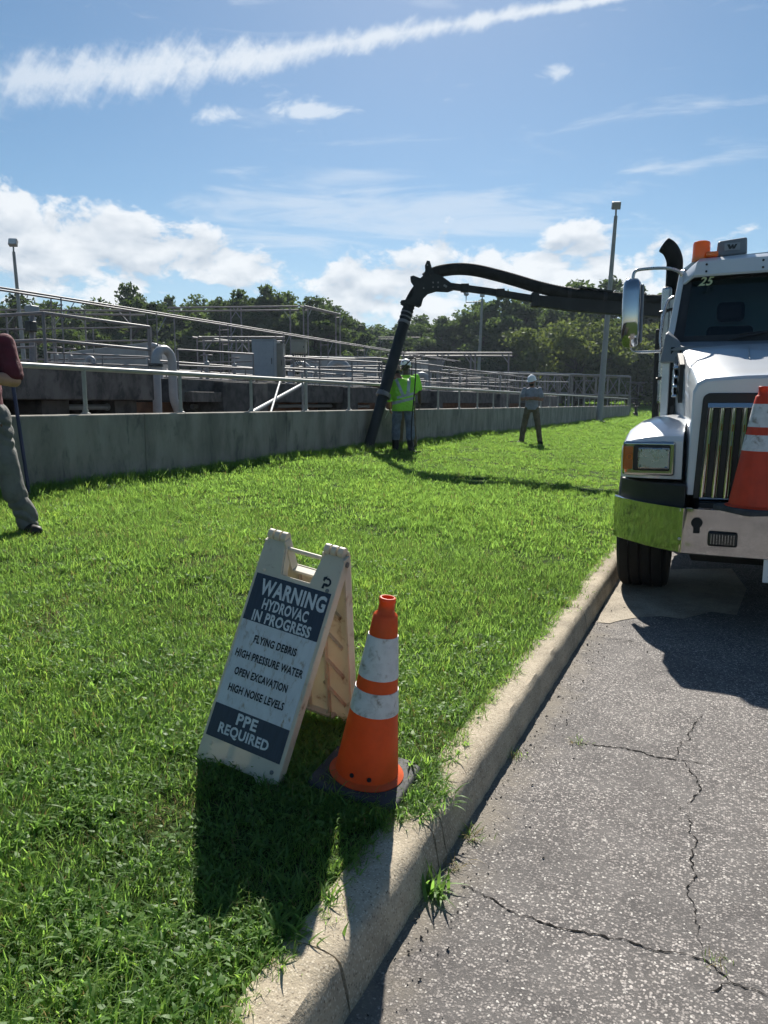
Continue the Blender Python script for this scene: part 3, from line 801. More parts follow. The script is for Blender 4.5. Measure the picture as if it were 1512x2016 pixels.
def arch(a, b, top, n=14):
    """inverted U between two feet"""
    pts = [Vector(a)]
    for i in range(n + 1):
        g = PI * i / n
        m = (Vector(a) + Vector(b)) / 2; d = (Vector(b) - Vector(a)) / 2; d.z = 0
        rr = d.length
        pts.append(Vector((m.x, m.y, top - rr)) - d * math.cos(g) + Vector((0, 0, math.sin(g) * rr)))
    pts.append(Vector(b)); return pts

# big gooseneck beside the first basin
X = -10.2; yl, yr = Yp(310, X), Yp(342, X); ztop = WX(325, 688, X).z
gs = thing('gooseneck_pipe', 'large grey gooseneck pipe looping over the end of the basin', 'pipe', (X, yl, .3))
pts = arch((X, yl, .35), (X, yr, 1.75), ztop)
yb = Yp(372, X)
pts += [Vector((X, yr + .02, 1.62)), Vector((X, yr + .12, 1.42)), Vector((X, yr + .33, 1.27)), Vector((X + .1, yb, 1.2)), Vector((X + .1, yb + .6, 1.15))]
MB().tube(pts, .085, 16).build('pipe', M['greypipe'], gs, (X, yl, .3), smooth=60)
for zz in (2.30,):
    MB().tube([(X, yl, zz - .03), (X, yl, zz + .03)], .14, 16).build('flange', M['black'], gs, (X, yl, .3), smooth=40)
MB().tube([(X + .1, yb + .25, 1.17), (X + .1, yb + .32, 1.16)], .13, 16).build('flange', M['greypipe'], gs, (X, yl, .3), smooth=40)
for i, (pa, pb, pt, t, r, lab) in enumerate(((296, 316, 682, 26, .10, 'smaller gooseneck pipe half hidden behind the big one'), (572, 612, 716, 34, .11, 'gooseneck pipe beside the pale concrete block'),
                                              (648, 686, 714, 32, .15, 'thick gooseneck pipe just left of the suction tube'), (818, 842, 738, 38, .14, 'gooseneck pipe seen past the hard hat worker'), (176, 186, 706, 26, .09, 'small bent vent pipe behind the left handrail'))):
    A, B = WD(pa, 770, t), WD(pb, 770, t); top = WD((pa + pb) / 2, pt, t).z
    o = thing('gooseneck_pipe', lab, 'pipe', (A.x, A.y, 1.2), group='goosenecks')
    MB().tube(arch((A.x, A.y, 1.2), (B.x, B.y, 1.2), top), r, 12).build('pipe', M['greypipe'], o, (A.x, A.y, 1.2), smooth=60)
    MB().tube([(A.x, A.y, top - .9), (A.x, A.y, top - .8)], r * 1.4, 12).build('flange', M['greypipe'], o, (A.x, A.y, 1.2), smooth=40)


def cabinet(label, px0, px1, py0, py1, t, depth, side=True, legs=True, ms='cab_side', mf='cab_face', name='control_cabinet'):
    a, b = WD(px0, py1, t), WD(px1, py1, t); hh = (py1 - py0) / 1520 * t
    ex = Vector((b.x - a.x, b.y - a.y, 0)); w = ex.length; ang = math.atan2(ex.y, ex.x)
    o = thing(name, label, 'cabinet', a, (0, 0, ang))
    MB().bb(0, w, 0, depth, 0, hh).build('cabinet_body', M[ms], o, bevel=.015)
    MB().bb(.03, w - .03, -.02, -.002, .03, hh - .03).build('door', M[mf], o, bevel=.005)
    MB().bb(w * .9 - .02, w * .9, -.05, -.022, hh * .4, hh * .55).build('handle', M['black'], o)
    MB().bb(-.02, w + .02, -.03, depth + .02, hh + .001, hh + .03).build('top', M[ms], o)
    for x in (.05, w - .05): MB().bb(x - .03, x + .03, depth * .4, depth * .4 + .06, -.9 if legs else -.3, -.001).build('leg', M['galv2'], o)
    return o

cabinet('big blue grey control cabinet standing on the basin deck', 497, 541, 671, 748, 24, 1.3, ms='cab_side', mf='cab_side')
cabinet('beige side cabinet fixed to the big blue grey one', 541, 558, 679, 748, 24.6, .6, ms='cab_face', mf='cab_face')
cabinet('beige panel box with hanging cables behind the suction tube', 573, 602, 671, 695, 23, .35, ms='cab_face', mf='cab_face')
cabinet('brown panel box behind the hard hat worker', 844, 870, 711, 730, 38, .4, ms='truss', mf='truss')
cabinet('small grey meter box on the handrail near the light pole', 58, 66, 626, 636, 24, .2, legs=False)
for px, t in ((35, 23), (62, 26)):
    pass
cb = thing('hanging_cable', 'thin dark cables drooping below the beige panel box', 'cable', WD(580, 700, 23))
for k in range(3):
    a, b = WD(576 + 5 * k, 696, 23), WD(600 - 4 * k, 700, 23); pts = [a.lerp(b, i / 10) - Vector((0, 0, (.32 - .06 * k) * math.sin(PI * i / 10))) for i in range(11)]
    MB().tube(pts, .012, 5).build('cable', M['wire'], cb, tuple(WD(580, 700, 23)), smooth=60)
cb2 = thing('instrument_mast', 'grey instrument mast with a small sensor head by the left handrail', 'mast', WD(63, 735, 22))
_o = WD(63, 735, 22)
MB().tube([_o, WD(63, 612, 22)], .07, 8).build('mast', M['galv2'], cb2, tuple(_o), smooth=60)
MB().box(WD(63, 609, 22), (.28, .3, .2)).build('sensor_head', M['cab_side'], cb2, tuple(_o), bevel=.03)
MB().box(WD(61, 643, 21.9), (.22, .25, .3)).build('actuator', M['black'], cb2, tuple(_o), bevel=.03)

# loose pipes leaning by the wall
lp = thing('leaning_pipe', 'pale grey pipe lying aslant across the trench behind the railing', 'pipe', WX(495, 812, -7.2))
MB().tube([WX(494, 813, -7.0), WX(600, 754, -9.0)], .036, 10).build('pipe', M['bluepipe'], lp, tuple(WX(495, 812, -7.2)), smooth=60)
lp = thing('leaning_rod', 'thin pale rod leaning upright behind the slanting pipe', 'rod', WX(533, 812, -7.2))
MB().tube([WX(533, 812, -7.2), WX(553, 745, -8.2)], .022, 8).build('rod', M['bluepipe'], lp, tuple(WX(533, 812, -7.2)), smooth=60)
for px in (596, 604):
    lp = thing('conduit_riser', 'thin grey conduit riser behind the railing', 'conduit', (-8.2, Yp(px, -8.2), .3), group='thin risers behind the railing')
    MB().tube([(-8.2, Yp(px, -8.2), .3), (-8.2, Yp(px, -8.2), WX(px, 600 if px == 604 else 735, -8.2).z * (.62 if px == 604 else 1))], .022, 8).build('conduit', M['galv'], lp, (-8.2, Yp(px, -8.2), .3), smooth=60)


# ------------------------------------------------------------------ truss bridges on the right
def truss(label, p0, p1, h, n, r=.075):
    p0, p1 = Vector(p0), Vector(p1); o = thing('truss_bridge', label, 'truss', p0, group='truss bridges over the far basins')
    d = p1 - p0; side = Vector((-d.y, d.x, 0)).normalized() * 1.1; H = Vector((0, 0, h))
    for s in (0, 1):
        q = side * s
        for nm, k in (('top_chord', H), ('bottom_chord', Vector((0, 0, 0)))):
            MB().tube([q + k, q + d + k], r, 4).build(nm, M['truss'], o)
        for i in range(n + 1):
            a = q + d * (i / n); MB().tube([a, a + H], r * .7, 4).build('vertical', M['truss'], o)
            if i < n:
                b = q + d * ((i + 1) / n)
                MB().tube([a, b + H] if i % 2 else [a + H, b], r * .6, 4).build('diagonal', M['galv2'], o)
    m = (side * .5 + H + Vector((0, 0, .08)))
    for i in range(0, n, 2):
        c = m + d * ((i + .5) / n); ang = math.atan2(d.y, d.x)
        MB().box(c, (d.length / n * .8, 1.0, .05), Matrix.Rotation(ang, 3, 'Z')).build('grating', M['galv'], o)
    for e in (0, 1): MB().tube([d * e - Vector((0, 0, p0.z - .3)), d * e], r * 1.4, 6).build('leg', M['truss'], o)
    return o

truss('truss bridge spanning nearest the tall light pole', WD(1020, 775, 54), WD(1240, 779, 60), 1.45, 9)
truss('truss bridge behind the crossed arms man', WD(880, 770, 60), WD(1120, 774, 66), 1.55, 9)
truss('truss bridge reaching towards the truck fender', WD(1150, 783, 70), WD(1330, 786, 76), 1.5, 7)
truss('low truss bridge among the far basins', WD(830, 758, 70), WD(1010, 760, 78), 1.2, 8)

# ------------------------------------------------------------------ far fence
fn = thing('board_fence', 'grey vertical board fence at the far end of the lawn', 'fence', (-6, 118, 1.9))
bd = MB().bb(-.07, .07, -.015, .015, -.3, 1.15).mesh('board', M['fence'])
for i in range(110): link('board', bd, fn, (-14 + i * .155, 0, random.uniform(-.02, .02)))
MB().bb(-14, 3.2, .02, .07, .2, .3).build('fence_rail', M['fence'], fn); MB().bb(-14, 3.2, .02, .07, .8, .9).build('fence_rail', M['fence'], fn)


# ------------------------------------------------------------------ light poles
def light_pole(label, base, h, r0, r1, lean, heads):
    o = thing('light_pole', label, 'light pole', base, group='light poles')
    n = 8; pts = [Vector((lean[0] * i / n, lean[1] * i / n, h * i / n - .05)) for i in range(n + 1)]
    MB().tube(pts, [r0 + (r1 - r0) * i / n for i in range(n + 1)], 14).build('pole_shaft', M['pole'], o, smooth=60)
    MB().lathe([(r0 * 2.1, -.3), (r0 * 2.1, .03), (r0 * 1.3, .06)], 16).build('base_plate', M['black'], o, smooth=40)
    MB().box((0, -r0 - .005, .75), (.13, .03, .24)).build('hand_hole', M['pole'], o, bevel=.02)
    top = pts[-1]
    for (dx, dz, tilt, az) in heads:
        arm = [top - Vector((0, 0, .25)), top + Vector((dx, 0, -.25)), top + Vector((dx, 0, dz))] if dx else [top - Vector((0, 0, .05)), top + Vector((0, 0, dz))]
        MB().tube(arm, r1 * .55, 8).build('bracket', M['pole'], o, smooth=60)
        Mx = Matrix.Translation(top + Vector((dx, 0, dz + .2))) @ Matrix.Rotation(az, 4, 'Z') @ Matrix.Rotation(tilt, 4, 'X')
        b = MB(); b.box((0, 0, 0), (.42, .26, .36)); b.v = [tuple(Mx @ Vector(p)) for p in b.v]
        hd = b.build('flood_lamp', M['pole'], o, bevel=.04)
        b = MB(); b.box((0, -.135, 0), (.36, .01, .30)); b.v = [tuple(Mx @ Vector(p)) for p in b.v]
        b.build('lens', M['lettersw'], hd)
    return o

light_pole('tall grey light pole on the lawn leaning towards the truck', (-6.0, 41.0, gz(-6, 41)), 10.2, .17, .085, (.42, .18), [(0, .3, R(-20), R(200))])
pl = WD(52, 730, 40); pl.z = 1.0
light_pole('slim light pole behind the handrails at far left', pl, WD(46, 500, 40).z - 1.0, .13, .075, (-.25, -.1), [(0, .25, R(-25), R(30))])
pl = WD(940, 745, 72); pl.z = 1.0
light_pole('grey light pole with two flood lamps in front of the right trees', pl, WD(947, 590, 72).z - 1.0, .2, .1, (.3, .1), [(0, .15, R(-20), R(20)), (-1.55, .35, R(-30), R(60))])
tp = thing('marker_pole', 'thin bare pole standing before the broad pale tree', 'pole', tuple(WD(1097, 760, 80)))
MB().tube([(0, 0, -1), (.05, 0, WD(1097, 695, 80).z - WD(1097, 760, 80).z)], .08, 8).build('pole_shaft', M['galv'], tp, smooth=60)


# ================================================================== THE TRUCK  (lx from its centre line, Y along the road)
TX, TY = .43, 5.55
truck = thing('vacuum_truck', 'white vacuum excavation truck with chrome bumper and black boom parked by the kerb', 'truck', (TX, TY, 0))
def T(mb, name, m, parent=None, **k): return mb.build(name, M[m] if isinstance(m, str) else m, parent or truck, (0, TY, 0), **k)

def smoothline(pts, n=6):
    """Catmull-Rom through points"""
    P = [Vector(p) for p in pts]; out = []
    for i in range(len(P) - 1):
        a, b, c, d = P[max(i - 1, 0)], P[i], P[i + 1], P[min(i + 2, len(P) - 1)]
        for k in range(n):
            t = k / n
            out.append(.5 * ((2 * b) + (c - a) * t + (2 * a - 5 * b + 4 * c - d) * t * t + (3 * b - a - 3 * c + d) * t ** 3))
    out.append(P[-1]); return out

# ---- bumper: flat middle, wings swept back, polished
plan = smoothline([(-1.19, 6.17, 0), (-1.10, 6.02, 0), (-.90, 5.78, 0), (-.70, 5.615, 0), (-.60, 5.585, 0), (0, 5.565, 0), (.60, 5.585, 0), (.70, 5.615, 0), (.90, 5.78, 0), (1.10, 6.02, 0), (1.19, 6.17, 0)], 7)
rings = []
for p in plan:
    x, y = p.x, p.y
    rings.append([Vector((x * s, y + d, z)) for s, d, z in ((.985, .06, .848), (.995, .012, .855), (1, -.008, .848), (1, 0, .70), (1, .008, .540), (.995, .02, .532), (.985, .06, .54))])
mb = MB(); mb.loft(rings, cap=False, closed=False)
bumper = T(mb, 'bumper', 'chrome', smooth=50)
mb = MB(); mb.loft([[Vector((p.x * .97, p.y + .065, z)) for z in (.84, .55)] for p in plan], cap=False, closed=False); T(mb, 'bumper_backing', 'underside')
for s in (-1, 1):
    mb = MB(); mb.box((s * .41, 5.565, .655), (.185, .03, .10)); fo = T(mb, 'fog_lamp', 'black', bevel=.02)
    mb = MB(); mb.box((s * .41, 5.551, .655), (.155, .012, .072)); T(mb, 'lens', 'lensglass', fo, bevel=.015)
    mb = MB()
    for k in range(9): mb.bb(s * .41 - .07 + k * .0175 - .0012, s * .41 - .07 + k * .0175 + .0012, 5.543, 5.546, .622, .688)
    T(mb, 'lamp_grid', 'chrome2', fo)
    mb = MB(); mb.lathe([(.036, 0), (.036, .02)], 16, Matrix.Translation((s * .575, 5.585, .755)) @ Matrix.Rotation(PI / 2, 4, 'X')); mb.bb(s * .575 - .02, s * .575 + .02, 5.566, 5.584, .685, .75)
    T(mb, 'tow_eye', 'underside', smooth=40)
    for dx, dz in ((-.06, .10), (-.06, -.10), (.13, .07), (.13, -.05), (.25, .07), (.25, -.06)):
        mb = MB(); mb.lathe([(.011, 0), (.011, .006), (.005, .01)], 8, Matrix.Translation((s * (.62 - dx), 5.585 if dx > 0 else 5.60, .735 + dz)) @ Matrix.Rotation(PI / 2, 4, 'X')); T(mb, 'bolt', 'chrome2')
# black valance that fills the gap between bumper and fender
for s in (-1, 1):
    out = [(s * 1.15, 6.18), (s * 1.03, 5.98), (s * .88, 5.83), (s * .70, 5.72), (s * .66, 5.70), (s * .66, 5.90), (s * 1.0, 6.3)]
    mb = MB(); mb.prism(out, .835, .995, 'z'); T(mb, 'valance', 'black', bevel=.012)
    mb = MB(); mb.prism([(x * .985, y + .05) for x, y in out], .60, .834, 'z'); T(mb, 'valance_back', 'underside')

# ---- hood
def hood_ring(y, w, zt, zl, ch=.07):
    return [Vector(p) for p in ((-w - .015, y, zl), (-w - .005, y, zt - ch - .02), (-w + .02, y, zt - ch * .45), (-w + ch, y, zt - .004), (-w * .5, y, zt + .012), (0, y, zt + .018), (w * .5, y, zt + .012), (w - ch, y, zt - .004), (w - .02, y, zt - ch * .45), (w + .005, y, zt - ch - .02), (w + .015, y, zl))]
mb = MB(); mb.loft([hood_ring(5.755, .635, 1.705, .925), hood_ring(5.77, .645, 1.728, .925), hood_ring(5.82, .65, 1.745, .93), hood_ring(6.2, .695, 1.83, 1.0), hood_ring(6.7, .765, 1.935, 1.1), hood_ring(7.12, .83, 2.025, 1.2)])
hood = T(mb, 'hood', 'paint', smooth=28)
for s in (-1, 1):   # side louvres
    for k in range(4):
        y0 = 6.92 - k * .02; z0 = 1.90 - k * .075
        mb = MB(); mb.hexa([(s * .80, y0 - .30, z0 - .07), (s * .845, y0 - .28, z0 - .07), (s * .86, y0, z0 - .01), (s * .80, y0, z0 - .01), (s * .80, y0 - .30, z0 - .05), (s * .83, y0 - .28, z0 - .05), (s * .85, y0, z0 + .03), (s * .80, y0, z0 + .03)])
        T(mb, 'louvre', 'chrome', hood, bevel=.006)
    mb = MB(); mb.hexa([(s * .755, 6.60, 1.56), (s * .79, 6.60, 1.56), (s * .835, 6.98, 1.66), (s * .79, 6.98, 1.66), (s * .755, 6.60, 1.86), (s * .788, 6.60, 1.86), (s * .832, 6.98, 1.97), (s * .79, 6.98, 1.97)]); T(mb, 'louvre_recess', 'black', hood)
mb = MB(); mb.tube([(-.30, 6.35, 1.885), (-.30, 6.95, 2.01)], .006, 6); T(mb, 'hood_crease', 'paint', hood)
# ---- grille
def arch_rect(w, z0, z1, rad, n=6):
    p = [(-w - .03, z0), (-w, z1 - rad)]
    p += [(-w + rad - rad * math.cos(a), z1 - rad + rad * math.sin(a)) for a in [PI / 2 * i / n for i in range(1, n + 1)]]
    return p + [(-x, z) for x, z in reversed(p)]
mb = MB(); mb.prism(arch_rect(.585, .90, 1.625, .05), 5.735, 5.77, 'y'); grille = T(mb, 'grille_surround', 'black', bevel=.008)
mb = MB(); N = 16; w0, w1 = .55, .575
mb.hexa([(-w1, 5.725, .875), (w1, 5.725, .875), (w1, 5.75, .875), (-w1, 5.75, .875), (-w1 + .0, 5.715, .915), (w1, 5.715, .915), (w1, 5.75, .915), (-w1, 5.75, .915)])
T(mb, 'grille_frame', 'chrome', bevel=.005); mb = MB()
mb.hexa([(-w0, 5.715, 1.525), (w0, 5.715, 1.525), (w0, 5.75, 1.525), (-w0, 5.75, 1.525), (-w0, 5.725, 1.56), (w0, 5.725, 1.56), (w0, 5.75, 1.56), (-w0, 5.75, 1.56)])
T(mb, 'grille_frame', 'chrome', bevel=.005)
for k in range(N):
    f = k / (N - 1) * 2 - 1; hw = .0205 if 0 < k < N - 1 else .022
    mb = MB(); xb, xt = f * (w1 - .02), f * (w0 - .02)
    mb.loft([[Vector((x + dx, 5.718 - dy, z)) for dx, dy in ((-hw, -.03), (-hw, 0), (-hw * .4, .012), (hw * .4, .012), (hw, 0), (hw, -.03))] for x, z in ((xb, .916), (xt, 1.524))])
    T(mb, 'grille_bar', 'chrome', smooth=50)
mb = MB(); mb.bb(-.57, .57, 5.70, 5.9, .845, .874); T(mb, 'grille_sill', 'black')
# ---- fenders, lamps, wheels
AX, WR = 6.92, .525
def fender_prof():
    p = [(5.86, 1.02), (5.845, 1.29), (5.86, 1.325), (5.90, 1.345), (6.2, 1.43), (6.6, 1.465), (7.0, 1.465), (7.35, 1.42), (7.52, 1.30), (7.6, 1.05), (7.6, .95), (7.54, .95)]
    p += [(AX + .62 * math.cos(a), .53 + .62 * math.sin(a)) for a in [R(38) + (R(127) - R(38)) * i / 8 for i in range(9)]]
    return p + [(6.35, 1.02)]
for s in (-1, 1):
    n = len(fender_prof()); rg = []
    for x, dz, dy in ((.70, 0, 0), (.84, 0, 0), (.95, -.015, .01), (1.04, -.045, .03), (1.10, -.085, .06), (1.125, -.13, .09)):
        rg.append([Vector((s * x, y + (dy if y < 6.2 else 0), z + dz * max(0, (z - 1.05) / .4) )) for y, z in fender_prof()])
    mb = MB(); mb.loft(rg); fen = T(mb, 'fender', 'paint', smooth=20)
    mb = MB(); mb.tube([(s * 1.14, AX + .66 * math.cos(a), .53 + .66 * math.sin(a)) for a in [R(20) + R(135) * i / 14 for i in range(15)]], .045, 8, flat=1.4); T(mb, 'fender_flare', 'black', fen, smooth=60)
    mb = MB(); mb.box((s * .925, 5.848, 1.165), (.36, .05, .245)); hs = T(mb, 'headlamp_housing', 'chrome', bevel=.02)
    mb = MB(); mb.box((s * .905, 5.828, 1.170), (.255, .03, .190)); T(mb, 'bezel', 'black', hs, bevel=.02)
    mb = MB(); mb.box((s * .890, 5.812, 1.168), (.215, .02, .150)); T(mb, 'bezel_ring', 'chrome2', hs, bevel=.03, seg=3)
    mb = MB()
    nx, nz = 12, 8
    vs = []; 
    for j in range(nz + 1):
        for i in range(nx + 1):
            uu, vv = i / nx * 2 - 1, j / nz * 2 - 1
            vs.append((s * .890 + uu * .098, 5.799 + .030 * (1 - (uu * uu + vv * vv) / 2) * (1, .35, .8, .15)[(i + 2 * j) % 4], 1.168 + vv * .066))
    mb.add(vs, [(j * (nx + 1) + i, j * (nx + 1) + i + 1, (j + 1) * (nx + 1) + i + 1, (j + 1) * (nx + 1) + i) for j in range(nz) for i in range(nx)])
    T(mb, 'reflector', 'chrome', hs)
    mb = MB(); mb.box((s * .890, 5.795, 1.168), (.198, .008, .134)); T(mb, 'headlamp_lens', 'lensglass', hs, bevel=.03, seg=3)
    mb = MB(); mb.box((s * 1.062, 5.845, 1.168), (.085, .05, .19)); T(mb, 'marker_lamp', 'amber', hs, bevel=.02)
    mb = MB(); mb.tube([(s * 1.055 + math.cos(a) * .018, 5.817, 1.175 + math.sin(a) * .018) for a in [k * PI / 8 for k in range(17)]], .003, 6); T(mb, 'marker_ring', 'orangelens', hs, smooth=60)
    # wheel
    WM = Matrix.Translation((s * 1.005, AX, WR)) @ Matrix.Rotation(PI / 2, 4, 'Y')
    prof = [(.29, -.175), (.36, -.19), (.45, -.195), (.495, -.188), (.515, -.17)]
    for k in range(5):
        c = -.17 + .085 * k
        prof += [(.522, c + .006), (.524, c + .066), (.508, c + .070), (.508, c + .081)] if k < 4 else []
    prof += [(.515, .17), (.495, .188), (.45, .195), (.36, .19), (.29, .175)]
    mb = MB(); mb.lathe(prof, 40, WM); wh = T(mb, 'tyre', 'rubber', smooth=35)
    mb = MB(); mb.lathe([(.30, -.15), (.30, .15), (.26, .12), (.12, .05), (.10, .02), (.0, .02)], 28, WM); T(mb, 'wheel_rim', 'chrome2', wh, smooth=35)
    for yr in (14.2, 15.5):
        WM2 = Matrix.Translation((s * .93, yr, WR)) @ Matrix.Rotation(PI / 2, 4, 'Y')
        mb = MB(); mb.lathe([(.28, -.27), (.45, -.28), (.515, -.26), (.52, 0), (.515, .26), (.45, .28), (.28, .27)], 32, WM2); w2 = T(mb, 'rear_tyre', 'rubber', smooth=35)
        mb = MB(); mb.lathe([(.29, -.2), (.29, .2), (.1, .1), (0, .1)], 20, WM2); T(mb, 'wheel_rim', 'chrome2', w2, smooth=35)
mb = MB(); mb.tube([(-.95, AX, .5), (-.5, AX, .42), (.5, AX, .42), (.95, AX, .5)], .07, 8); T(mb, 'front_axle', 'underside', smooth=60)
mb = MB(); mb.bb(-.50, .50, 5.95, 8.3, .62, 1.05); mb.bb(-.45, -.3, 5.8, 18.1, .70, .95); mb.bb(.3, .45, 5.8, 18.1, .70, .95); mb.bb(-.6, .6, 5.85, 5.95, .58, .9); T(mb, 'chassis', 'underside')
mb = MB(); mb.tube([(-1.0, 14.2, .52), (1.0, 14.2, .52)], .09, 8); mb.tube([(-1.0, 15.5, .52), (1.0, 15.5, .52)], .09, 8); T(mb, 'rear_axle', 'underside', smooth=60)
for s in (-1, 1):  # tanks, boxes and flaps added to block sunlight from passing under the truck
    mb = MB(); mb.lathe([(0, 0), (.26, .03), (.31, .08), (.31, 1.35), (.26, 1.4), (0, 1.43)], 24, Matrix.Translation((s * .80, 7.62, .70)) @ Matrix.Rotation(-PI / 2, 4, 'X')); ft = T(mb, 'sun_block_tank', 'chrome2', smooth=40)
    for y in (7.8, 8.7):
        mb = MB(); mb.lathe([(.312, 0), (.318, .005), (.318, .05), (.312, .055)], 24, Matrix.Translation((s * .80, y, .70)) @ Matrix.Rotation(-PI / 2, 4, 'X')); T(mb, 'tank_strap', 'black', ft, smooth=40)
    mb = MB(); mb.bb(s * .50, s * 1.08, 9.15, 13.2, .40, .95); T(mb, 'sun_block_box', 'underside', bevel=.02)
    mb = MB(); mb.bb(s * .55, s * 1.05, 7.50, 7.53, .22, 1.0); T(mb, 'sun_block_flap', 'black')
mb = MB(); mb.hexa([(-.62, 5.78, .50), (.62, 5.78, .50), (.62, 6.4, .34), (-.62, 6.4, .34), (-.62, 5.78, .60), (.62, 5.78, .60), (.62, 6.4, .62), (-.62, 6.4, .62)]); T(mb, 'sun_block_pan', 'underside')  # added low front slab that keeps sun off the road below
mb = MB(); mb.bb(-.48, .48, 9.0, 11.3, .36, .69); T(mb, 'sun_block_core', 'underside', bevel=.03)  # added middle block, also there to stop sun under the chassis
# hood release latch, seams and cab steps
for s in (-1, 1):
    mb = MB(); mb.tube([(s * .846, 7.10, 1.30), (s * .850, 7.10, 1.95)], .005, 5); T(mb, 'panel_seam', 'underside', hood)
    mb = MB(); mb.bb(s * .835, s * .865, 7.0, 7.06, 1.42, 1.54); T(mb, 'hood_latch', 'black', hood, bevel=.008)
    mb = MB(); mb.tube([(s * .972, 7.33, 1.10), (s * .972, 7.33, 2.0), (s * .972, 8.08, 2.0), (s * .972, 8.08, 1.10)], .004, 5); T(mb, 'door_seam', 'underside', smooth=60)
    mb = MB(); mb.bb(s * .80, s * 1.12, 7.66, 8.0, 1.02, 1.045); T(mb, 'cab_step', 'chrome2')
# number plate below the bumper
mb = MB(); mb.box((0, 5.60, .455), (.305, .006, .155)); pl = T(mb, 'number_plate', 'plate', bevel=.002)


def text_polys(txt, w, h, bold=.0, shear=0.0):
    """flat lettering scaled to a given width and cap height, centred on the origin"""
    cu = bpy.data.curves.new('lettering', 'FONT'); cu.body = txt; cu.size = 1; cu.offset = bold; cu.shear = shear; cu.resolution_u = 3
    cu.fill_mode = 'FRONT'; cu.space_character = 1.0 + 2.2 * bold
    ob = bpy.data.objects.new('lettering', cu); me = bpy.data.meshes.new_from_object(ob)
    v = np.array([p.co[:] for p in me.vertices]); f = [tuple(p.vertices) for p in me.polygons]
    bpy.data.objects.remove(ob); bpy.data.curves.remove(cu); bpy.data.meshes.remove(me)
    lo, hi = v.min(0), v.max(0)
    v = (v - (lo + hi) / 2); v[:, 0] *= w / (hi[0] - lo[0]); v[:, 1] *= h / (hi[1] - lo[1])
    return v, f

def text_part(name, txt, w, h, Mx, m, parent, off=(0, 0, 0), **k):
    v, f = text_polys(txt, w, h, **k); mb = MB(); mb.add([Mx @ Vector(p) for p in v], f)
    o = bpy.data.objects.new(name, mb.mesh(name, M[m], off, fix=False)); COL.objects.link(o); o.parent = parent; return o

FRONT = Matrix.Rotation(PI / 2, 4, 'X')      # lettering facing -Y
text_part('plate_lettering', 'V', .022, .026, Matrix.Translation((-.115, 5.5965, .51)) @ FRONT, 'lettersb', pl, (0, TY, 0), bold=.01)
text_part('plate_lettering', '2', .035, .06, Matrix.Translation((-.105, 5.5965, .445)) @ FRONT, 'lettersb', pl, (0, TY, 0), bold=.01)

# ---- cab
def wsy(x): return .06 * (abs(x) / .88) ** 2       # windshield wraps back at its sides
glass_b, glass_t = 2.085, 2.70
def ws_ring(z, w, y, n=12): return [Vector((-w + 2 * w * i / n, y + wsy(-w + 2 * w * i / n), z)) for i in range(n + 1)]
mb = MB(); mb.loft([ws_ring(glass_b + .035, .86, 7.285), ws_ring(2.40, .832, 7.395), ws_ring(glass_t - .03, .80, 7.50)], cap=False, closed=False)
T(mb, 'windshield', 'windshield', smooth=60)
def frame_strip(za, wa, ya, zb, wb, yb, d=.0): return [ws_ring(za, wa, ya), ws_ring(zb, wb, yb)]
mb = MB()      # black gasket round the glass
mb.loft([ws_ring(glass_b - .03, .905, 7.262), ws_ring(glass_b + .05, .875, 7.282)], cap=False, closed=False)
mb.loft([ws_ring(glass_t - .08, .835, 7.478), ws_ring(glass_t + .02, .815, 7.512)], cap=False, closed=False)
for s in (-1, 1):
    mb.add([(s * .905, 7.262 + wsy(.905), glass_b - .03), (s * .815, 7.262 + wsy(.815), glass_b - .03), (s * .765, 7.492 + wsy(.765), glass_t), (s * .835, 7.508 + wsy(.835), glass_t)], [(0, 1, 2, 3)])
T(mb, 'windshield_gasket', 'black')
mb = MB(); mb.bb(-.012, .012, 7.24, 7.27, glass_b, glass_b + .01)
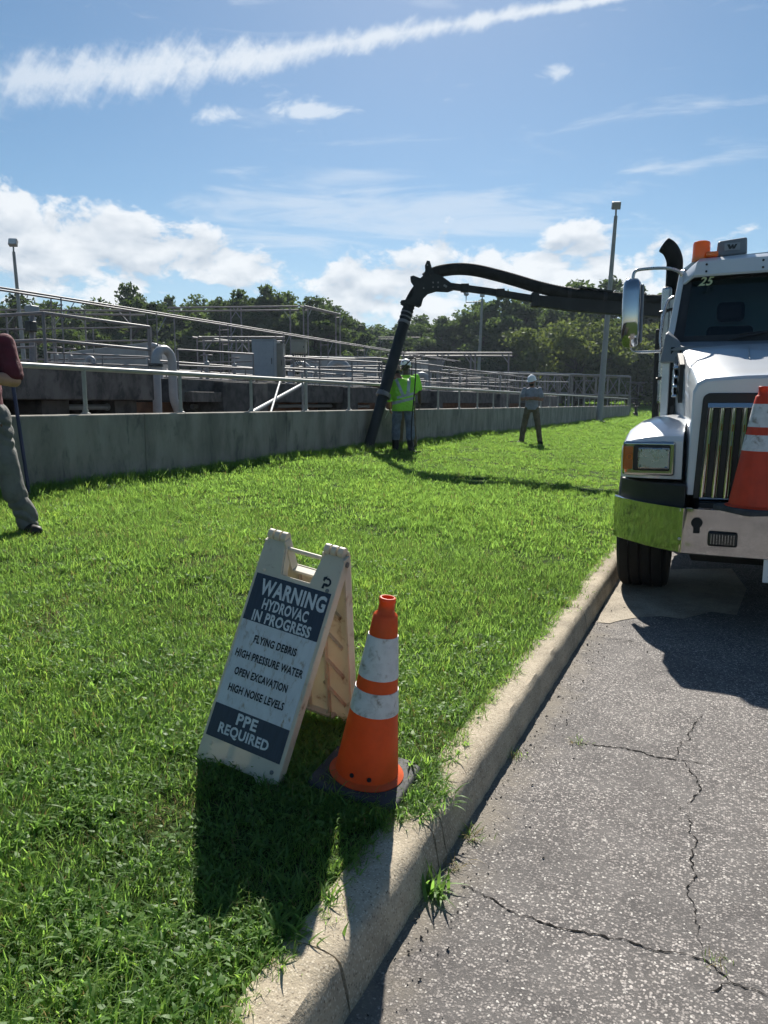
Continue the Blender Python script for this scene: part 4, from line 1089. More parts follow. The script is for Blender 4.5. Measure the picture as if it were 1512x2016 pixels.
for s in (-1, 1):     # pillars, doors, side glass
    mb = MB(); mb.hexa([(s * .90, 7.30, 2.0), (s * .965, 7.34, 2.0), (s * .965, 7.46, 2.0), (s * .90, 7.42, 2.0), (s * .835, 7.56, 2.74), (s * .885, 7.60, 2.74), (s * .885, 7.70, 2.74), (s * .835, 7.66, 2.74)]); T(mb, 'windshield_pillar', 'paint', bevel=.015)
    mb = MB(); mb.hexa([(s * .90, 7.16, 1.05), (s * .97, 7.22, 1.05), (s * .97, 8.25, 1.05), (s * .90, 8.25, 1.05), (s * .90, 7.16, 2.04), (s * .97, 7.24, 2.04), (s * .97, 8.25, 2.04), (s * .90, 8.25, 2.04)])
    door = T(mb, 'cab_door', 'paint', bevel=.02)
    mb = MB(); mb.box((s * .985, 8.02, 1.72), (.03, .16, .035)); T(mb, 'door_handle', 'chrome', door, bevel=.008)
    mb = MB(); mb.hexa([(s * .90, 8.10, 2.041), (s * .965, 8.10, 2.041), (s * .965, 8.25, 2.041), (s * .90, 8.25, 2.041), (s * .83, 8.10, 2.74), (s * .885, 8.10, 2.74), (s * .885, 8.25, 2.74), (s * .83, 8.25, 2.74)]); T(mb, 'rear_pillar', 'paint')
    mb = MB(); mb.add([(s * .945, 7.46, 2.05), (s * .945, 8.10, 2.05), (s * .872, 8.10, 2.73), (s * .872, 7.68, 2.73)], [(0, 1, 2, 3)]); T(mb, 'side_window', 'windshield')
    mb = MB(); mb.tube(smoothline([(s * .99, 7.56, 1.95), (s * 1.02, 7.58, 2.15), (s * .99, 7.66, 2.45), (s * .93, 7.70, 2.52)], 5), .014, 8); T(mb, 'grab_handle', 'chrome2', smooth=60)
    mb = MB(); mb.hexa([(s * .82, 7.10, 1.90), (s * .985, 7.14, 1.90), (s * .985, 7.40, 1.90), (s * .86, 7.32, 1.90), (s * .82, 7.12, 2.08), (s * .95, 7.18, 2.16), (s * .94, 7.40, 2.20), (s * .86, 7.32, 2.10)]); T(mb, 'cowl_corner', 'greylamp', bevel=.02)
mb = MB(); mb.hexa([(-.92, 8.251, 1.05), (.92, 8.251, 1.05), (.92, 8.30, 1.05), (-.92, 8.30, 1.05), (-.86, 8.251, 2.74), (.86, 8.251, 2.74), (.86, 8.30, 2.74), (-.86, 8.30, 2.74)]); T(mb, 'cab_rear_wall', 'paint', bevel=.01)
mb = MB(); mb.bb(-.895, .895, 7.2, 8.25, 1.0, 1.05); mb.bb(-.895, .895, 7.13, 7.2, 1.05, 2.03); T(mb, 'cab_floor', 'underside')
mb = MB()
mb.loft([[Vector(p) for p in ((-.87, y, z0), (-.84, y, z1 - .06), (-.76, y, z1), (0, y, z1 + .03), (.76, y, z1), (.84, y, z1 - .06), (.87, y, z0))] for y, z0, z1 in ((7.60, 2.735, 2.82), (7.9, 2.741, 2.87), (8.30, 2.741, 2.86))])
roof = T(mb, 'cab_roof', 'paint', smooth=40)
mb = MB(); mb.hexa([(-.905, 7.10, 2.0), (.905, 7.10, 2.0), (.905, 7.34, 2.06), (-.905, 7.34, 2.06), (-.84, 7.10, 2.03), (.84, 7.10, 2.03), (.90, 7.31, 2.085), (-.90, 7.31, 2.085)]); T(mb, 'cowl', 'greylamp')
for s in (-.45, .35):
    mb = MB(); mb.tube([(s, 7.24, 2.09), (s + .25, 7.25, 2.14), (s + .50, 7.28, 2.17)], .010, 6); mb.tube([(s + .08, 7.265, 2.13), (s + .55, 7.30, 2.18)], .007, 6); T(mb, 'wiper', 'black', smooth=60)
# sun visor over the glass, with screws
def vis(z, w, y, n=16):
    out = []
    for i in range(n + 1):
        f = i / n * 2 - 1; x = f * w; e = max(0, abs(f) - .86) / .14
        out.append(Vector((x, y + wsy(x) + .10 * e * e, z - .07 * e * e)))
    return out
mb = MB(); mb.loft([vis(2.645, .865, 7.40), vis(2.66, .868, 7.385), vis(2.775, .845, 7.41), vis(2.81, .82, 7.47), vis(2.83, .80, 7.62)], cap=False, closed=False)
visor = T(mb, 'sun_visor', 'paint', smooth=40)
mb = MB(); mb.loft([vis(2.645, .865, 7.402), vis(2.655, .86, 7.60)], cap=False, closed=False); T(mb, 'visor_underside', 'black', visor)
for x in (-.66, -.22, .22, .66):
    for z, y in ((2.685, 7.388), (2.745, 7.402)):
        mb = MB(); mb.lathe([(.0095, 0), (.0095, .006), (.004, .009)], 8, Matrix.Translation((x, y + wsy(x) + .001, z)) @ Matrix.Rotation(PI / 2, 4, 'X')); T(mb, 'visor_screw', 'black', visor)
# roof lamps
def lamp_z(x): return 2.845
mb = MB(); mb.lathe([(.074, 0), (.074, .02), (.072, .125), (.067, .142), (.05, .15), (0, .152)], 28, Matrix.Translation((-.715, 7.62, 2.825))); bec = T(mb, 'beacon', 'orangelens', smooth=40)
mb = MB(); mb.lathe([(.078, 0), (.078, .03)], 24, Matrix.Translation((-.715, 7.62, 2.80))); T(mb, 'beacon_base', 'orangelens', bec, smooth=40)
mb = MB(); mb.box((-.625, 7.56, 2.845), (.10, .09, .045)); T(mb, 'clearance_lamp', 'orangelens', bevel=.015)
mb = MB(); mb.hexa([(-.595, 7.60, 2.83), (-.345, 7.60, 2.84), (-.345, 7.72, 2.84), (-.595, 7.72, 2.83), (-.585, 7.61, 2.965), (-.352, 7.61, 2.985), (-.352, 7.71, 2.985), (-.585, 7.71, 2.965)]); wl = T(mb, 'roof_lamp_cover', 'greylamp', bevel=.02, seg=3)
mb = MB(); mb.box((-.468, 7.601, 2.908), (.125, .01, .062)); T(mb, 'badge', 'cab_side', wl, bevel=.004)
mb = MB(); mb.add([Vector((-.468 + x * .034, 7.5945, 2.908 + z * .02)) for x, z in ((-1.2, 1), (-.55, 1), (-.35, 0), (-.05, .9), (.3, .9), (.35, 0), (.75, 1), (1.2, 1), (.62, -1), (.1, -1), (0, -.35), (-.2, -1), (-.7, -1))], [tuple(range(13))])
T(mb, 'badge_letter', 'lettersk', wl)
text_part('unit_number', '25', .125, .085, Matrix.Translation((-.655, 7.432, 2.605)) @ Matrix.Rotation(R(-20), 4, 'X') @ FRONT, 'lettersy', truck, (0, TY, 0), bold=.02, shear=.35)
# interior
mb = MB(); mb.bb(-.85, .85, 7.33, 7.55, 1.75, 2.03); T(mb, 'dashboard', 'black', bevel=.04)
for s in (-.45, .45):
    mb = MB(); mb.bb(s - .23, s + .23, 7.75, 8.15, 1.55, 1.70); mb.hexa([(s - .22, 8.0, 1.70), (s + .22, 8.0, 1.70), (s + .22, 8.14, 1.70), (s - .22, 8.14, 1.70), (s - .2, 8.08, 2.28), (s + .2, 8.08, 2.28), (s + .2, 8.2, 2.28), (s - .2, 8.2, 2.28)]); mb.bb(s - .12, s + .12, 8.08, 8.18, 2.32, 2.5)
    T(mb, 'seat', 'seat', bevel=.04)
mb = MB(); mb.tube([(.42 + math.cos(a) * .23, 7.70 + math.sin(a) * .09, 2.0 + math.sin(a) * .2) for a in [k * PI / 12 for k in range(25)]], .016, 8); mb.tube([(.42, 7.5, 1.9), (.42, 7.7, 2.0)], .03, 8); T(mb, 'steering_wheel', 'black', smooth=60)
# mirrors
for s in (-1, 1):
    x0 = s * 1.245
    mb = MB(); rg = []
    for z, w, d, o in ((2.045, .045, .04, .012), (2.07, .068, .06, .008), (2.15, .078, .07, 0), (2.52, .078, .07, 0), (2.60, .070, .062, .008), (2.63, .045, .04, .012)):
        rg.append([Vector((x0 + w * math.copysign(abs(math.cos(a)) ** .6, math.cos(a)), 7.22 + o + d * math.copysign(abs(math.sin(a)) ** .7, math.sin(a)), z)) for a in [2 * PI * k / 20 for k in range(20)]])
    mb.loft(rg); mir = T(mb, 'mirror_housing', 'chrome', smooth=50)
    mb = MB(); mb.box((x0 - s * .0, 7.295, 2.335), (.145, .02, .52)); T(mb, 'mirror_glass', 'black', mir, bevel=.02)
    mb = MB(); mb.box((x0 - s * .085, 7.26, 2.335), (.02, .07, .50)); T(mb, 'mirror_rim', 'greylamp', mir, bevel=.01)
    mb = MB(); mb.tube(smoothline([(s * 1.245, 7.24, 2.62), (s * 1.235, 7.25, 2.69), (s * 1.18, 7.28, 2.715), (s * 1.0, 7.42, 2.735), (s * .90, 7.52, 2.72), (s * .86, 7.55, 2.68)], 5), .014, 8); T(mb, 'mirror_arm', 'chrome2', mir, smooth=60)
    mb = MB(); mb.tube(smoothline([(s * 1.245, 7.24, 2.06), (s * 1.235, 7.25, 2.02), (s * 1.17, 7.26, 2.005), (s * .96, 7.30, 2.01)], 5), .013, 8); T(mb, 'mirror_arm', 'chrome2', mir, smooth=60)
    mb = MB(); mb.box((s * .95, 7.30, 2.01), (.07, .08, .06)); T(mb, 'arm_bracket', 'black', mir, bevel=.01)
# exhaust behind the cab corner
xs_ = -.985
mb = MB(); mb.tube([(xs_, 8.42, 1.2), (xs_, 8.42, 2.55)], .062, 16); mb.tube([(xs_, 8.42, 2.50), (xs_, 8.42, 2.62)], .075, 16); ex = T(mb, 'exhaust_stack', 'chrome2', smooth=40)
mb = MB(); mb.tube(smoothline([(xs_, 8.42, 2.60), (xs_ - .0, 8.42, 2.85), (xs_ - .005, 8.42, 2.97), (xs_ - .05, 8.42, 3.07), (xs_ - .11, 8.42, 3.12)], 6), [.078] * 24 + [.074], 16); T(mb, 'exhaust_elbow', 'hose', ex, smooth=60)
mb = MB(); mb.bb(xs_ - .10, xs_ - .005, 8.30, 8.36, 1.55, 2.70); T(mb, 'heat_shield', 'chrome2', ex, bevel=.03, seg=3)
for z in (1.8, 2.45):
    mb = MB(); mb.tube([(xs_ - .11, 8.29, z), (xs_ + .02, 8.28, z + .03), (xs_ + .11, 8.30, z + .07)], .015, 6); T(mb, 'clamp', 'black', ex, smooth=60)
mb = MB(); mb.bb(-1.135, -1.075, 8.40, 8.60, 1.30, 2.30); T(mb, 'step_post', 'black', bevel=.01)
mb = MB(); mb.tube([(xs_ - .10 + .008 * math.sin(z * 40), 8.34, z) for z in lin(1.4, 2.45, 50)], .012, 6); T(mb, 'coiled_line', 'black', smooth=60)
# debris tank and deck behind
mb = MB(); mb.lathe([(0, 0), (.7, .06), (.93, .22), (.93, 5.2), (.7, 5.38), (0, 5.45)], 36, Matrix.Translation((.05, 10.7, 1.92)) @ Matrix.Rotation(-PI / 2, 4, 'X')); tank = T(mb, 'debris_tank', 'paint', smooth=40)
for y in (11.3, 13.2, 15.1):
    mb = MB(); mb.lathe([(.94, 0), (.965, .01), (.965, .09), (.94, .1)], 36, Matrix.Translation((.05, y, 1.92)) @ Matrix.Rotation(-PI / 2, 4, 'X')); T(mb, 'tank_band', 'chrome2', tank, smooth=40)
mb = MB(); mb.bb(-.95, 1.05, 8.9, 18.2, .96, 1.12); mb.bb(-.9, -.2, 8.95, 10.2, 1.121, 1.75); mb.bb(.3, 1.0, 8.95, 10.4, 1.121, 2.2); T(mb, 'deck_and_lockers', 'paint', bevel=.02)

# ---- boom: pivots behind the cab, reaches over the lawn, drops a suction tube at the wall
BE = WY(843, 560, 14.9)                        # elbow
BE = Vector((BE.x - TX, BE.y, BE.z)); B0 = Vector((0.0, 17.15, 3.35))
mb = MB(); mb.lathe([(.34, 0), (.34, .3), (.24, .36), (.24, 2.3)], 20, Matrix.Translation((0.0, 17.15, 1.12))); T(mb, 'boom_turret', 'boom', smooth=40)
hb = Vector((BE.x - B0.x, BE.y - B0.y, 0)).normalized(); sideb = hb.cross(Vector((0, 0, 1))).normalized(); dirb = hb
def BPl(px, py):
    """point of the boom's upright plane seen at a picture point"""
    d = ray(px, py); o_ = Vector((B0.x + TX, B0.y, 0)); t = (o_ - _c).dot(sideb) / d.dot(sideb); p = _c + d * t; return Vector((p.x - TX, p.y, p.z))
def beam_along(pts, w, hs):
    rings = []
    for (px, py), h in zip(pts, hs):
        c = BPl(px, py); rings.append([c + sideb * (w / 2 * a) + Vector((0, 0, h / 2 * b)) for a, b in ((-1, -1), (1, -1), (1, 1), (-1, 1))])
    m_ = MB(); m_.loft(rings); return m_
arm_in = BPl(1300, 612)
mb = beam_along([(1052, 592), (1120, 600), (1200, 606), (1310, 612)], .20, (.21, .235, .25, .26)); boom = T(mb, 'boom_arm', 'boom', bevel=.012)
mb = MB(); mb.loft([[arm_in + sideb * (.10 * a) + Vector((0, 0, .13 * b)) for a, b in ((-1, -1), (1, -1), (1, 1), (-1, 1))], [B0 + sideb * (.11 * a) + Vector((0, 0, .15 * b)) for a, b in ((-1, -1), (1, -1), (1, 1), (-1, 1))]]); T(mb, 'boom_root', 'boom', boom)
mb = beam_along([(868, 561), (960, 573.5), (1070, 592)], .14, (.125, .13, .135)); T(mb, 'boom_extension', 'boom', boom, bevel=.01)
mb = beam_along([(1046, 590), (1060, 592)], .24, (.26, .26)); T(mb, 'boom_collar', 'boom', boom, bevel=.01)
ctrl = [BPl(*q) for q in ((838, 549), (850, 540), (868, 533.5), (900, 529.5), (935, 532), (975, 541), (1015, 552), (1055, 564), (1100, 574.5), (1150, 582), (1210, 587), (1300, 592))] + [B0 + Vector((0, 0, .34))]
hp = smoothline([tuple(p) for p in ctrl], 16)
mb = MB(); mb.tube(hp, [.118 + (.006 if i % 2 == 0 else -.003) for i in range(len(hp))], 16); T(mb, 'boom_hose', 'hose', boom, smooth=70)
for px, py in ((1120, 578), (1190, 586), (1265, 590)):
    mb = MB(); c = BPl(px, py); mb.tube([c - dirb * .035, c + dirb * .035], .134, 14); T(mb, 'hose_clamp', 'boom', boom, smooth=40)
mb = beam_along([(1140, 566), (1205, 575)], .2, (.03, .03)); T(mb, 'hose_guard', 'boom', boom)
for k, (dz, r_) in enumerate(((-.085, .012), (-.055, .009))):
    hl_ = [BPl(px, py) + sideb * .12 + Vector((0, 0, dz * .3 + .02 * math.sin(px * .05 + k))) for px, py in ((1310, 612), (1240, 609), (1170, 604), (1100, 597), (1060, 592), (1000, 580), (940, 571), (890, 564))]
    mb = MB(); mb.tube(smoothline([tuple(p) for p in hl_], 6), r_, 6); T(mb, 'hydraulic_line', 'wire', boom, smooth=60)
for px, py in ((915, 567), (985, 577), (1110, 598), (1230, 608)):
    mb = MB(); c = BPl(px, py); mb.box(c, (.16, .19, .155), Matrix.Rotation(math.atan2(hb.y, hb.x), 3, 'Z')); T(mb, 'line_clamp', 'boom', boom, bevel=.01)
# elbow: plate with knuckles between boom and tube, like a curved rest for the hose
_h = GH(722, 885); TB = Vector((_h.x - TX, _h.y, _h.z - .06))       # tube foot
tdir = (BE + Vector((0, 0, -.15)) - TB).normalized()
ec = BE
pd = -Vector((dirb.x, dirb.y, 0)).normalized()
def EP(a, b, sd=0.0): return ec + pd * a + Vector((0, 0, b)) + sideb * sd
outl = [(-.03, .50), (.03, .49), (.075, .33), (.12, .22), (.26, .17), (.48, .0), (.52, -.12), (.40, -.16), (.16, -.145), (-.01, -.20), (-.10, -.30), (-.14, -.46), (-.19, -.50), (-.26, -.47), (-.33, -.45), (-.50, -.47), (-.57, -.42), (-.54, -.36), (-.38, -.34), (-.315, -.27), (-.285, -.15), (-.285, -.04), (-.36, .08), (-.36, .16), (-.30, .18), (-.16, .12), (-.09, .19), (-.06, .30), (-.07, .39)]
outl = [(a * .98, b * .88) for a, b in outl]
for sd in (-.12, .10):
    mb = MB(); n = len(outl); mb.add([EP(a, b, sd) for a, b in outl] + [EP(a, b, sd + .02) for a, b in outl], [tuple(range(n))[::-1], tuple(range(n, 2 * n))] + [(i, (i + 1) % n, (i + 1) % n + n, i + n) for i in range(n)])
    T(mb, 'elbow_plate', 'boom', boom)
mb = MB(); mb.tube([EP(a, b) for a, b in smoothline([(.16, .20, 0), (.02, .12, 0), (-.10, -.02, 0), (-.17, -.18, 0), (-.21, -.34, 0)], 5) for a, b in [(a, b)]] if False else [EP(p.x, p.y) for p in smoothline([(.20, .16, 0), (.02, .11, 0), (-.13, -.02, 0), (-.26, -.18, 0), (-.37, -.38, 0)], 5)], .118, 14); T(mb, 'elbow_pipe', 'hose', boom, smooth=60)
for a, b in ((-.02, .40), (-.30, .10), (-.47, -.40), (-.20, -.47), (.10, .02), (.20, .02), (.10, -.08), (.20, -.08), (.33, -.05), (.36, -.07), (-.09, -.10), (-.16, -.42)):
    mb = MB(); mb.tube([EP(a * .98, b * .88, -.15), EP(a * .98, b * .88, .15)], .022 if abs(a) > .25 else .015, 8); T(mb, 'pin', 'clamp' if a > -.1 else 'boom', boom, smooth=40)
# suction tube
top = EP(-.375, -.39); tv = top - TB
def tp_(t): return TB + tv * t
mb = MB(); mb.tube([tp_(t) for t in (0, .3, .37)], [.10, .102, .104], 18); tube = T(mb, 'suction_tube', 'boom', boom, smooth=60)
mb = MB(); mb.tube([tp_(t) for t in (.37, .6, .88)], .112, 18); T(mb, 'suction_tube_upper', 'boom', boom, smooth=60)
mb = MB(); mb.tube([tp_(.88 + .12 * i / 14) for i in range(15)], [.122 if i % 3 == 0 else .108 for i in range(15)], 18); T(mb, 'tube_cuff', 'hose', boom, smooth=60)
for t, r, h in ((.372, .145, .02), (.385, .135, .03), (.87, .128, .03), (.905, .125, .014), (.935, .125, .014)):
    mb = MB(); mb.tube([tp_(t) - tdir * h, tp_(t) + tdir * h], r, 18); T(mb, 'coupling', 'clamp', boom, smooth=40)
for sd in (-1, 1):
    mb = MB(); mb.tube([tp_(.40) + sideb * .14 * sd, tp_(.40) + sideb * .26 * sd + Vector((0, 0, .03))], .014, 6); T(mb, 'tube_handle', 'clamp', boom, smooth=60)


# ================================================================== CONES
def cone(label, loc, rot, h, rb, sq, mats, bands, holes=()):
    o = thing('traffic_cone', label, 'traffic cone', loc, rot)
    n = 6; c = sq / 2; rad = .045; sqp = []
    for cx, cy, a0 in ((c - rad, c - rad, 0), (-c + rad, c - rad, 90), (-c + rad, -c + rad, 180), (c - rad, -c + rad, 270)):
        sqp += [(cx + rad * math.cos(R(a0 + 90 * i / n)), cy + rad * math.sin(R(a0 + 90 * i / n))) for i in range(n + 1)]
    mb = MB(); mb.loft([[Vector((x * k, y * k, z)) for x, y in sqp] for k, z in ((1, 0), (1.0, .022), (.97, .032), (.93, .036))]); mb.build('cone_base', M['conebase'], o, smooth=35)
    rt = .031; z0 = .03
    def rr(z): return rb + (rt + .012 - rb) * (z - z0) / (h - .065 - z0)
    prof = [(rb + .017, .034), (rb + .019, .040), (rb + .006, .046)] + [(rr(z), z) for z in lin(.05, h - .065, 12)] + [(rt + .008, h - .060), (rt - .001, h - .052), (rt - .003, h - .022), (rt - .001, h - .016), (rt - .001, h - .003), (rt - .004, h), (rt - .008, h), (rt - .009, h - .06), (rt - .006, h - .3)]
    mb = MB(); mb.lathe(prof, 48); mb.f = mb.f[:-1] if False else mb.f
    b = mb.build('cone_body', M[mats], o, smooth=50)
    for za, zb in bands:
        mb = MB(); mb.lathe([(rr(z) + .0022, z) for z in lin(za, zb, 6)] + [(rr(z) - .001, z) for z in lin(zb, za, 1)], 48, closed=True); mb.build('reflective_collar', M['collar'], o, smooth=60)
    for a, z in holes:
        mb = MB(); mb.lathe([(.0085, 0), (.0085, .003)], 10, Matrix.Rotation(a, 4, 'Z') @ Matrix.Translation((0, -rr(z) - .002, z)) @ Matrix.Rotation(PI / 2, 4, 'X')); mb.build('hole', M['lettersk'], b)
    return o

cx_, cy_ = -1.150, 2.44
cone('orange traffic cone with two white collars on the grass by the kerb', (cx_, cy_, gz(cx_, cy_) + .012), (R(1.5), R(7.6), R(4)), .715, .119, .345, 'coneorange', [(.425, .578), (.292, .378)], [(R(-8), .075), (R(24), .072)])
cone('tall red orange traffic cone standing on the truck bumper', (.185, 5.47, .862), (R(1), R(1.0), R(38)), .80, .150, .36, 'conered', [(.545, .69), (.395, .495)])


# ================================================================== A-FRAME SIGN
SW, SL = .362, .905
sgx, sgy = -1.565, 2.562
sign = thing('warning_sign', 'dirty white folding warning sign with navy bands on the grass by the kerb', 'sign', (sgx, sgy, gz(sgx, sgy) - .02), (R(1.0), R(8.6), R(-3.0)))
def panel_matrix(front):
    # panel space: x across, y up the panel, z out of its face
    sn = (.338 if front else .272) / SL; cs = math.sqrt(1 - sn * sn)
    x = Vector((1, 0, 0)) if front else Vector((-1, 0, 0))
    up = Vector((0, sn if front else -sn, cs)); z = x.cross(up)
    return Matrix.Translation((0, -.352 if front else .286, 0)) @ Matrix((x, up, z)).transposed().to_4x4()

for front in (True, False):
    PM = panel_matrix(front); hw = SW / 2
    foot_poly = [(-hw, 0), (-hw + .055, 0), (-hw + .075, .03), (-hw + .10, .052), (hw - .10, .052), (hw - .075, .03), (hw - .055, 0), (hw, 0),
                 (hw, SL - .03), (hw - .004, SL - .006), (hw - .02, SL), (hw - .085, SL), (hw - .095, SL - .01), (hw - .115, SL - .125), (-hw + .115, SL - .125), (-hw + .095, SL - .01), (-hw + .085, SL), (-hw + .02, SL), (-hw + .004, SL - .006), (-hw, SL - .03)]
    mb = MB(); mb.prism(foot_poly, -.006, 0, 'z', PM); pn = mb.build('front_panel' if front else 'rear_panel', M['signplastic'], sign, bevel=.002)
    for x in (-hw + .006, hw - .006):       # rims that give the moulded panel its depth
        mb = MB(); mb.prism([(x - .006, .0), (x + .006, .0), (x + .006, SL - .02), (x - .006, SL - .02)], -.045, -.0062, 'z', PM); mb.build('rim', M['signplastic'], pn, bevel=.002)
    mb = MB(); mb.prism([(-hw + .10, .054), (hw - .10, .054), (hw - .10, .066), (-hw + .10, .066)], -.035, -.0062, 'z', PM); mb.build('rim', M['signplastic'], pn)
    mb = MB(); mb.prism([(-hw + .113, SL - .139), (hw - .113, SL - .139), (hw - .113, SL - .127), (-hw + .113, SL - .127)], -.045, -.0062, 'z', PM); mb.build('handle_ledge', M['signplastic'], pn, bevel=.003)
    for sx_ in (-1, 1):
        mb = MB(); mb.prism([(sx_ * (hw - .110), SL - .135), (sx_ * (hw - .122), SL - .135), (sx_ * (hw - .098), SL - .008), (sx_ * (hw - .088), SL - .008)], -.045, -.0062, 'z', PM); mb.build('handle_cheek', M['signplastic'], pn, bevel=.002)
    for k in range(4):                      # slanting stiffeners inside
        y = .16 + .15 * k
        for q in (-1, 1):
            mb = MB(); mb.prism([(q * .03, y + .06), (q * .03, y + .072), (q * .13, y - .018), (q * .13, y - .03)], -.022, -.0062, 'z', PM); mb.build('stiffener', M['signplastic'], pn)
    for q in (-.05, .05):
        mb = MB(); mb.prism([(q - .005, .07), (q + .005, .07), (q + .005, SL - .14), (q - .005, SL - .14)], -.026, -.0062, 'z', PM); mb.build('stiffener', M['signplastic'], pn)
    for q in (-1, 1):
        for kk in range(3):
            mb = MB(); mb.tube([PM @ Vector((q * (hw - .012 - .03 * kk) - q * .022, SL - .004, -.02)), PM @ Vector((q * (hw - .012 - .03 * kk), SL - .004, -.02))], .021, 12); mb.build('hinge_knuckle', M['signplastic'], pn, smooth=50)
    for qx, qy in ((-hw + .035, SL - .125), (hw - .035, SL - .135), (-hw + .045, .105), (hw - .035, .092)):
        mb = MB(); mb.lathe([(.008, 0), (.008, .002), (.004, .0035)], 10, PM @ Matrix.Translation((qx, qy, .0005))); mb.build('rivet', M['clamp'] if qx > 0 else M['signplastic'], pn, smooth=40)
    if not front: continue
    def panel_rect(name, y0, y1, m, z=.0012):
        mb = MB(); mb.prism([(-hw + .012, y0), (hw - .014, y0), (hw - .014, y1), (-hw + .012, y1)], .0003, z, 'z', PM); return mb.build(name, M[m], pn)
    yt = SL - .142
    face = panel_rect('printed_face', .128, yt, 'signwhite', .0010)
    b1 = MB(); b1.prism([(-hw + .012, yt - .183), (hw - .014, yt - .183), (hw - .014, yt), (-hw + .012, yt)], .0011, .0018, 'z', PM); b1.build('navy_band', M['navy'], face)
    b2 = MB(); b2.prism([(-hw + .012, .128), (hw - .014, .128), (hw - .014, .252), (-hw + .012, .252)], .0011, .0018, 'z', PM); b2.build('navy_band', M['navy'], face)
    for txt, y, w, h, m, bo, dx in (('WARNING', yt - .046, .292, .062, 'lettersw', .036, .012), ('HYDROVAC', yt - .107, .205, .043, 'lettersw', .034, .0), ('IN PROGRESS', yt - .158, .262, .043, 'lettersw', .034, .0),
                                    ('FLYING DEBRIS', .520, .192, .030, 'lettersk', .034, .004), ('HIGH PRESSURE WATER', .453, .305, .030, 'lettersk', .034, .0), ('OPEN EXCAVATION', .386, .240, .030, 'lettersk', .034, -.012),
                                    ('HIGH NOISE LEVELS', .322, .252, .030, 'lettersk', .034, -.010), ('PPE', .222, .092, .043, 'lettersw', .034, -.012), ('REQUIRED', .168, .226, .046, 'lettersw', .034, -.010)):
        text_part('lettering', txt, w, h, PM @ Matrix.Translation((dx, y, .0023)), m, face, bold=bo)
    # maker's mark: a P with an arrow tail
    lg = MB()
    ring = [(math.cos(a) * .017, math.sin(a) * .017) for a in [R(120) - R(25) * k for k in range(10)]]
    inn = [(math.cos(a) * .009, math.sin(a) * .009) for a in [R(120) - R(25) * k for k in range(10)]]
    PL = PM @ Matrix.Translation((hw - .045, SL - .105, .001))
    lg.add([PL @ Vector((x, y, 0)) for x, y in ring + inn], [(i, i + 1, 11 + i, 10 + i) for i in range(9)])
    lg.add([PL @ Vector((x, y, 0)) for x, y in ((-.020, .004), (-.020, .016), (-.006, .022), (-.006, .012), (-.012, .006), (-.012, .0))], [(0, 5, 4, 3, 2, 1)])
    lg.add([PL @ Vector((x, y, 0)) for x, y in ((-.018, -.026), (-.008, -.026), (-.006, -.014), (.004, -.013), (.004, -.005), (-.014, -.005))], [tuple(range(6))])
    lg.build('printed_mark', M['lettersk'], pn)
PM = panel_matrix(True)
q = PM @ Vector((0, SL - .022, -.02))
MB().tube([(-SW / 2 + .08, q.y, q.z), (SW / 2 - .08, q.y, q.z)], .009, 10).build('handle_bar', M['signplastic'], sign, smooth=60)
MB().tube([(SW / 2 - .004, q.y, q.z), (SW / 2 + .006, q.y, q.z)], .011, 10).build('hinge_bolt', M['clamp'], sign, smooth=40)


# ================================================================== PEOPLE
def capsule(mb, a, b, ra, rb, seg=14, sq=1.0):
    a, b = Vector(a), Vector(b); ax = (b - a); L = ax.length; ax.normalize()
    up = Vector((0, 0, 1)) if abs(ax.z) < .9 else Vector((0, 1, 0))
    e1 = (up - ax * up.dot(ax)).normalized(); e2 = ax.cross(e1); rings = []
    prof = [(-ra * math.cos(g), ra * math.sin(g)) for g in (.12, .5, .9, 1.25, PI / 2)] + [(L + rb * math.sin(g), rb * math.cos(g)) for g in (0, .35, .7, 1.1, 1.45)]
    for t, r in prof: rings.append([a + ax * t + e1 * (r * math.cos(2 * PI * k / seg)) + e2 * (r * math.sin(2 * PI * k / seg) * sq) for k in range(seg)])
    mb.loft(rings)

def ell(mb, c, r, rot=None, seg=18, n=10):
    c = Vector(c); rot = rot or Matrix.Identity(3); rings = []
    for i in range(n + 1):
        g = .04 + (PI - .08) * i / n
        rings.append([c + rot @ Vector((r[0] * math.sin(g) * math.cos(2 * PI * k / seg), r[1] * math.sin(g) * math.sin(2 * PI * k / seg), -r[2] * math.cos(g))) for k in range(seg)])
    mb.loft(rings)

def torso(mb, secs, seg=22):
    mb.loft([[Vector(c) + Matrix.Rotation(tw, 3, 'Z') @ Vector((rx * math.cos(2 * PI * k / seg), ry * math.sin(2 * PI * k / seg), 0)) for k in range(seg)] for c, rx, ry, tw in secs])

_bake = []
def fuse(name, mb, m, parent, voxel=.012, wr=0.0, wscale=9.0):
    """melt overlapping volumes into one continuous skin"""
    o = mb.build(name, M[m], parent)
    r = o.modifiers.new('remesh', 'REMESH'); r.mode = 'VOXEL'; r.voxel_size = voxel
    s = o.modifiers.new('smooth', 'SMOOTH'); s.factor = .5; s.iterations = 4
    _bake.append((o, wr, wscale)); return o

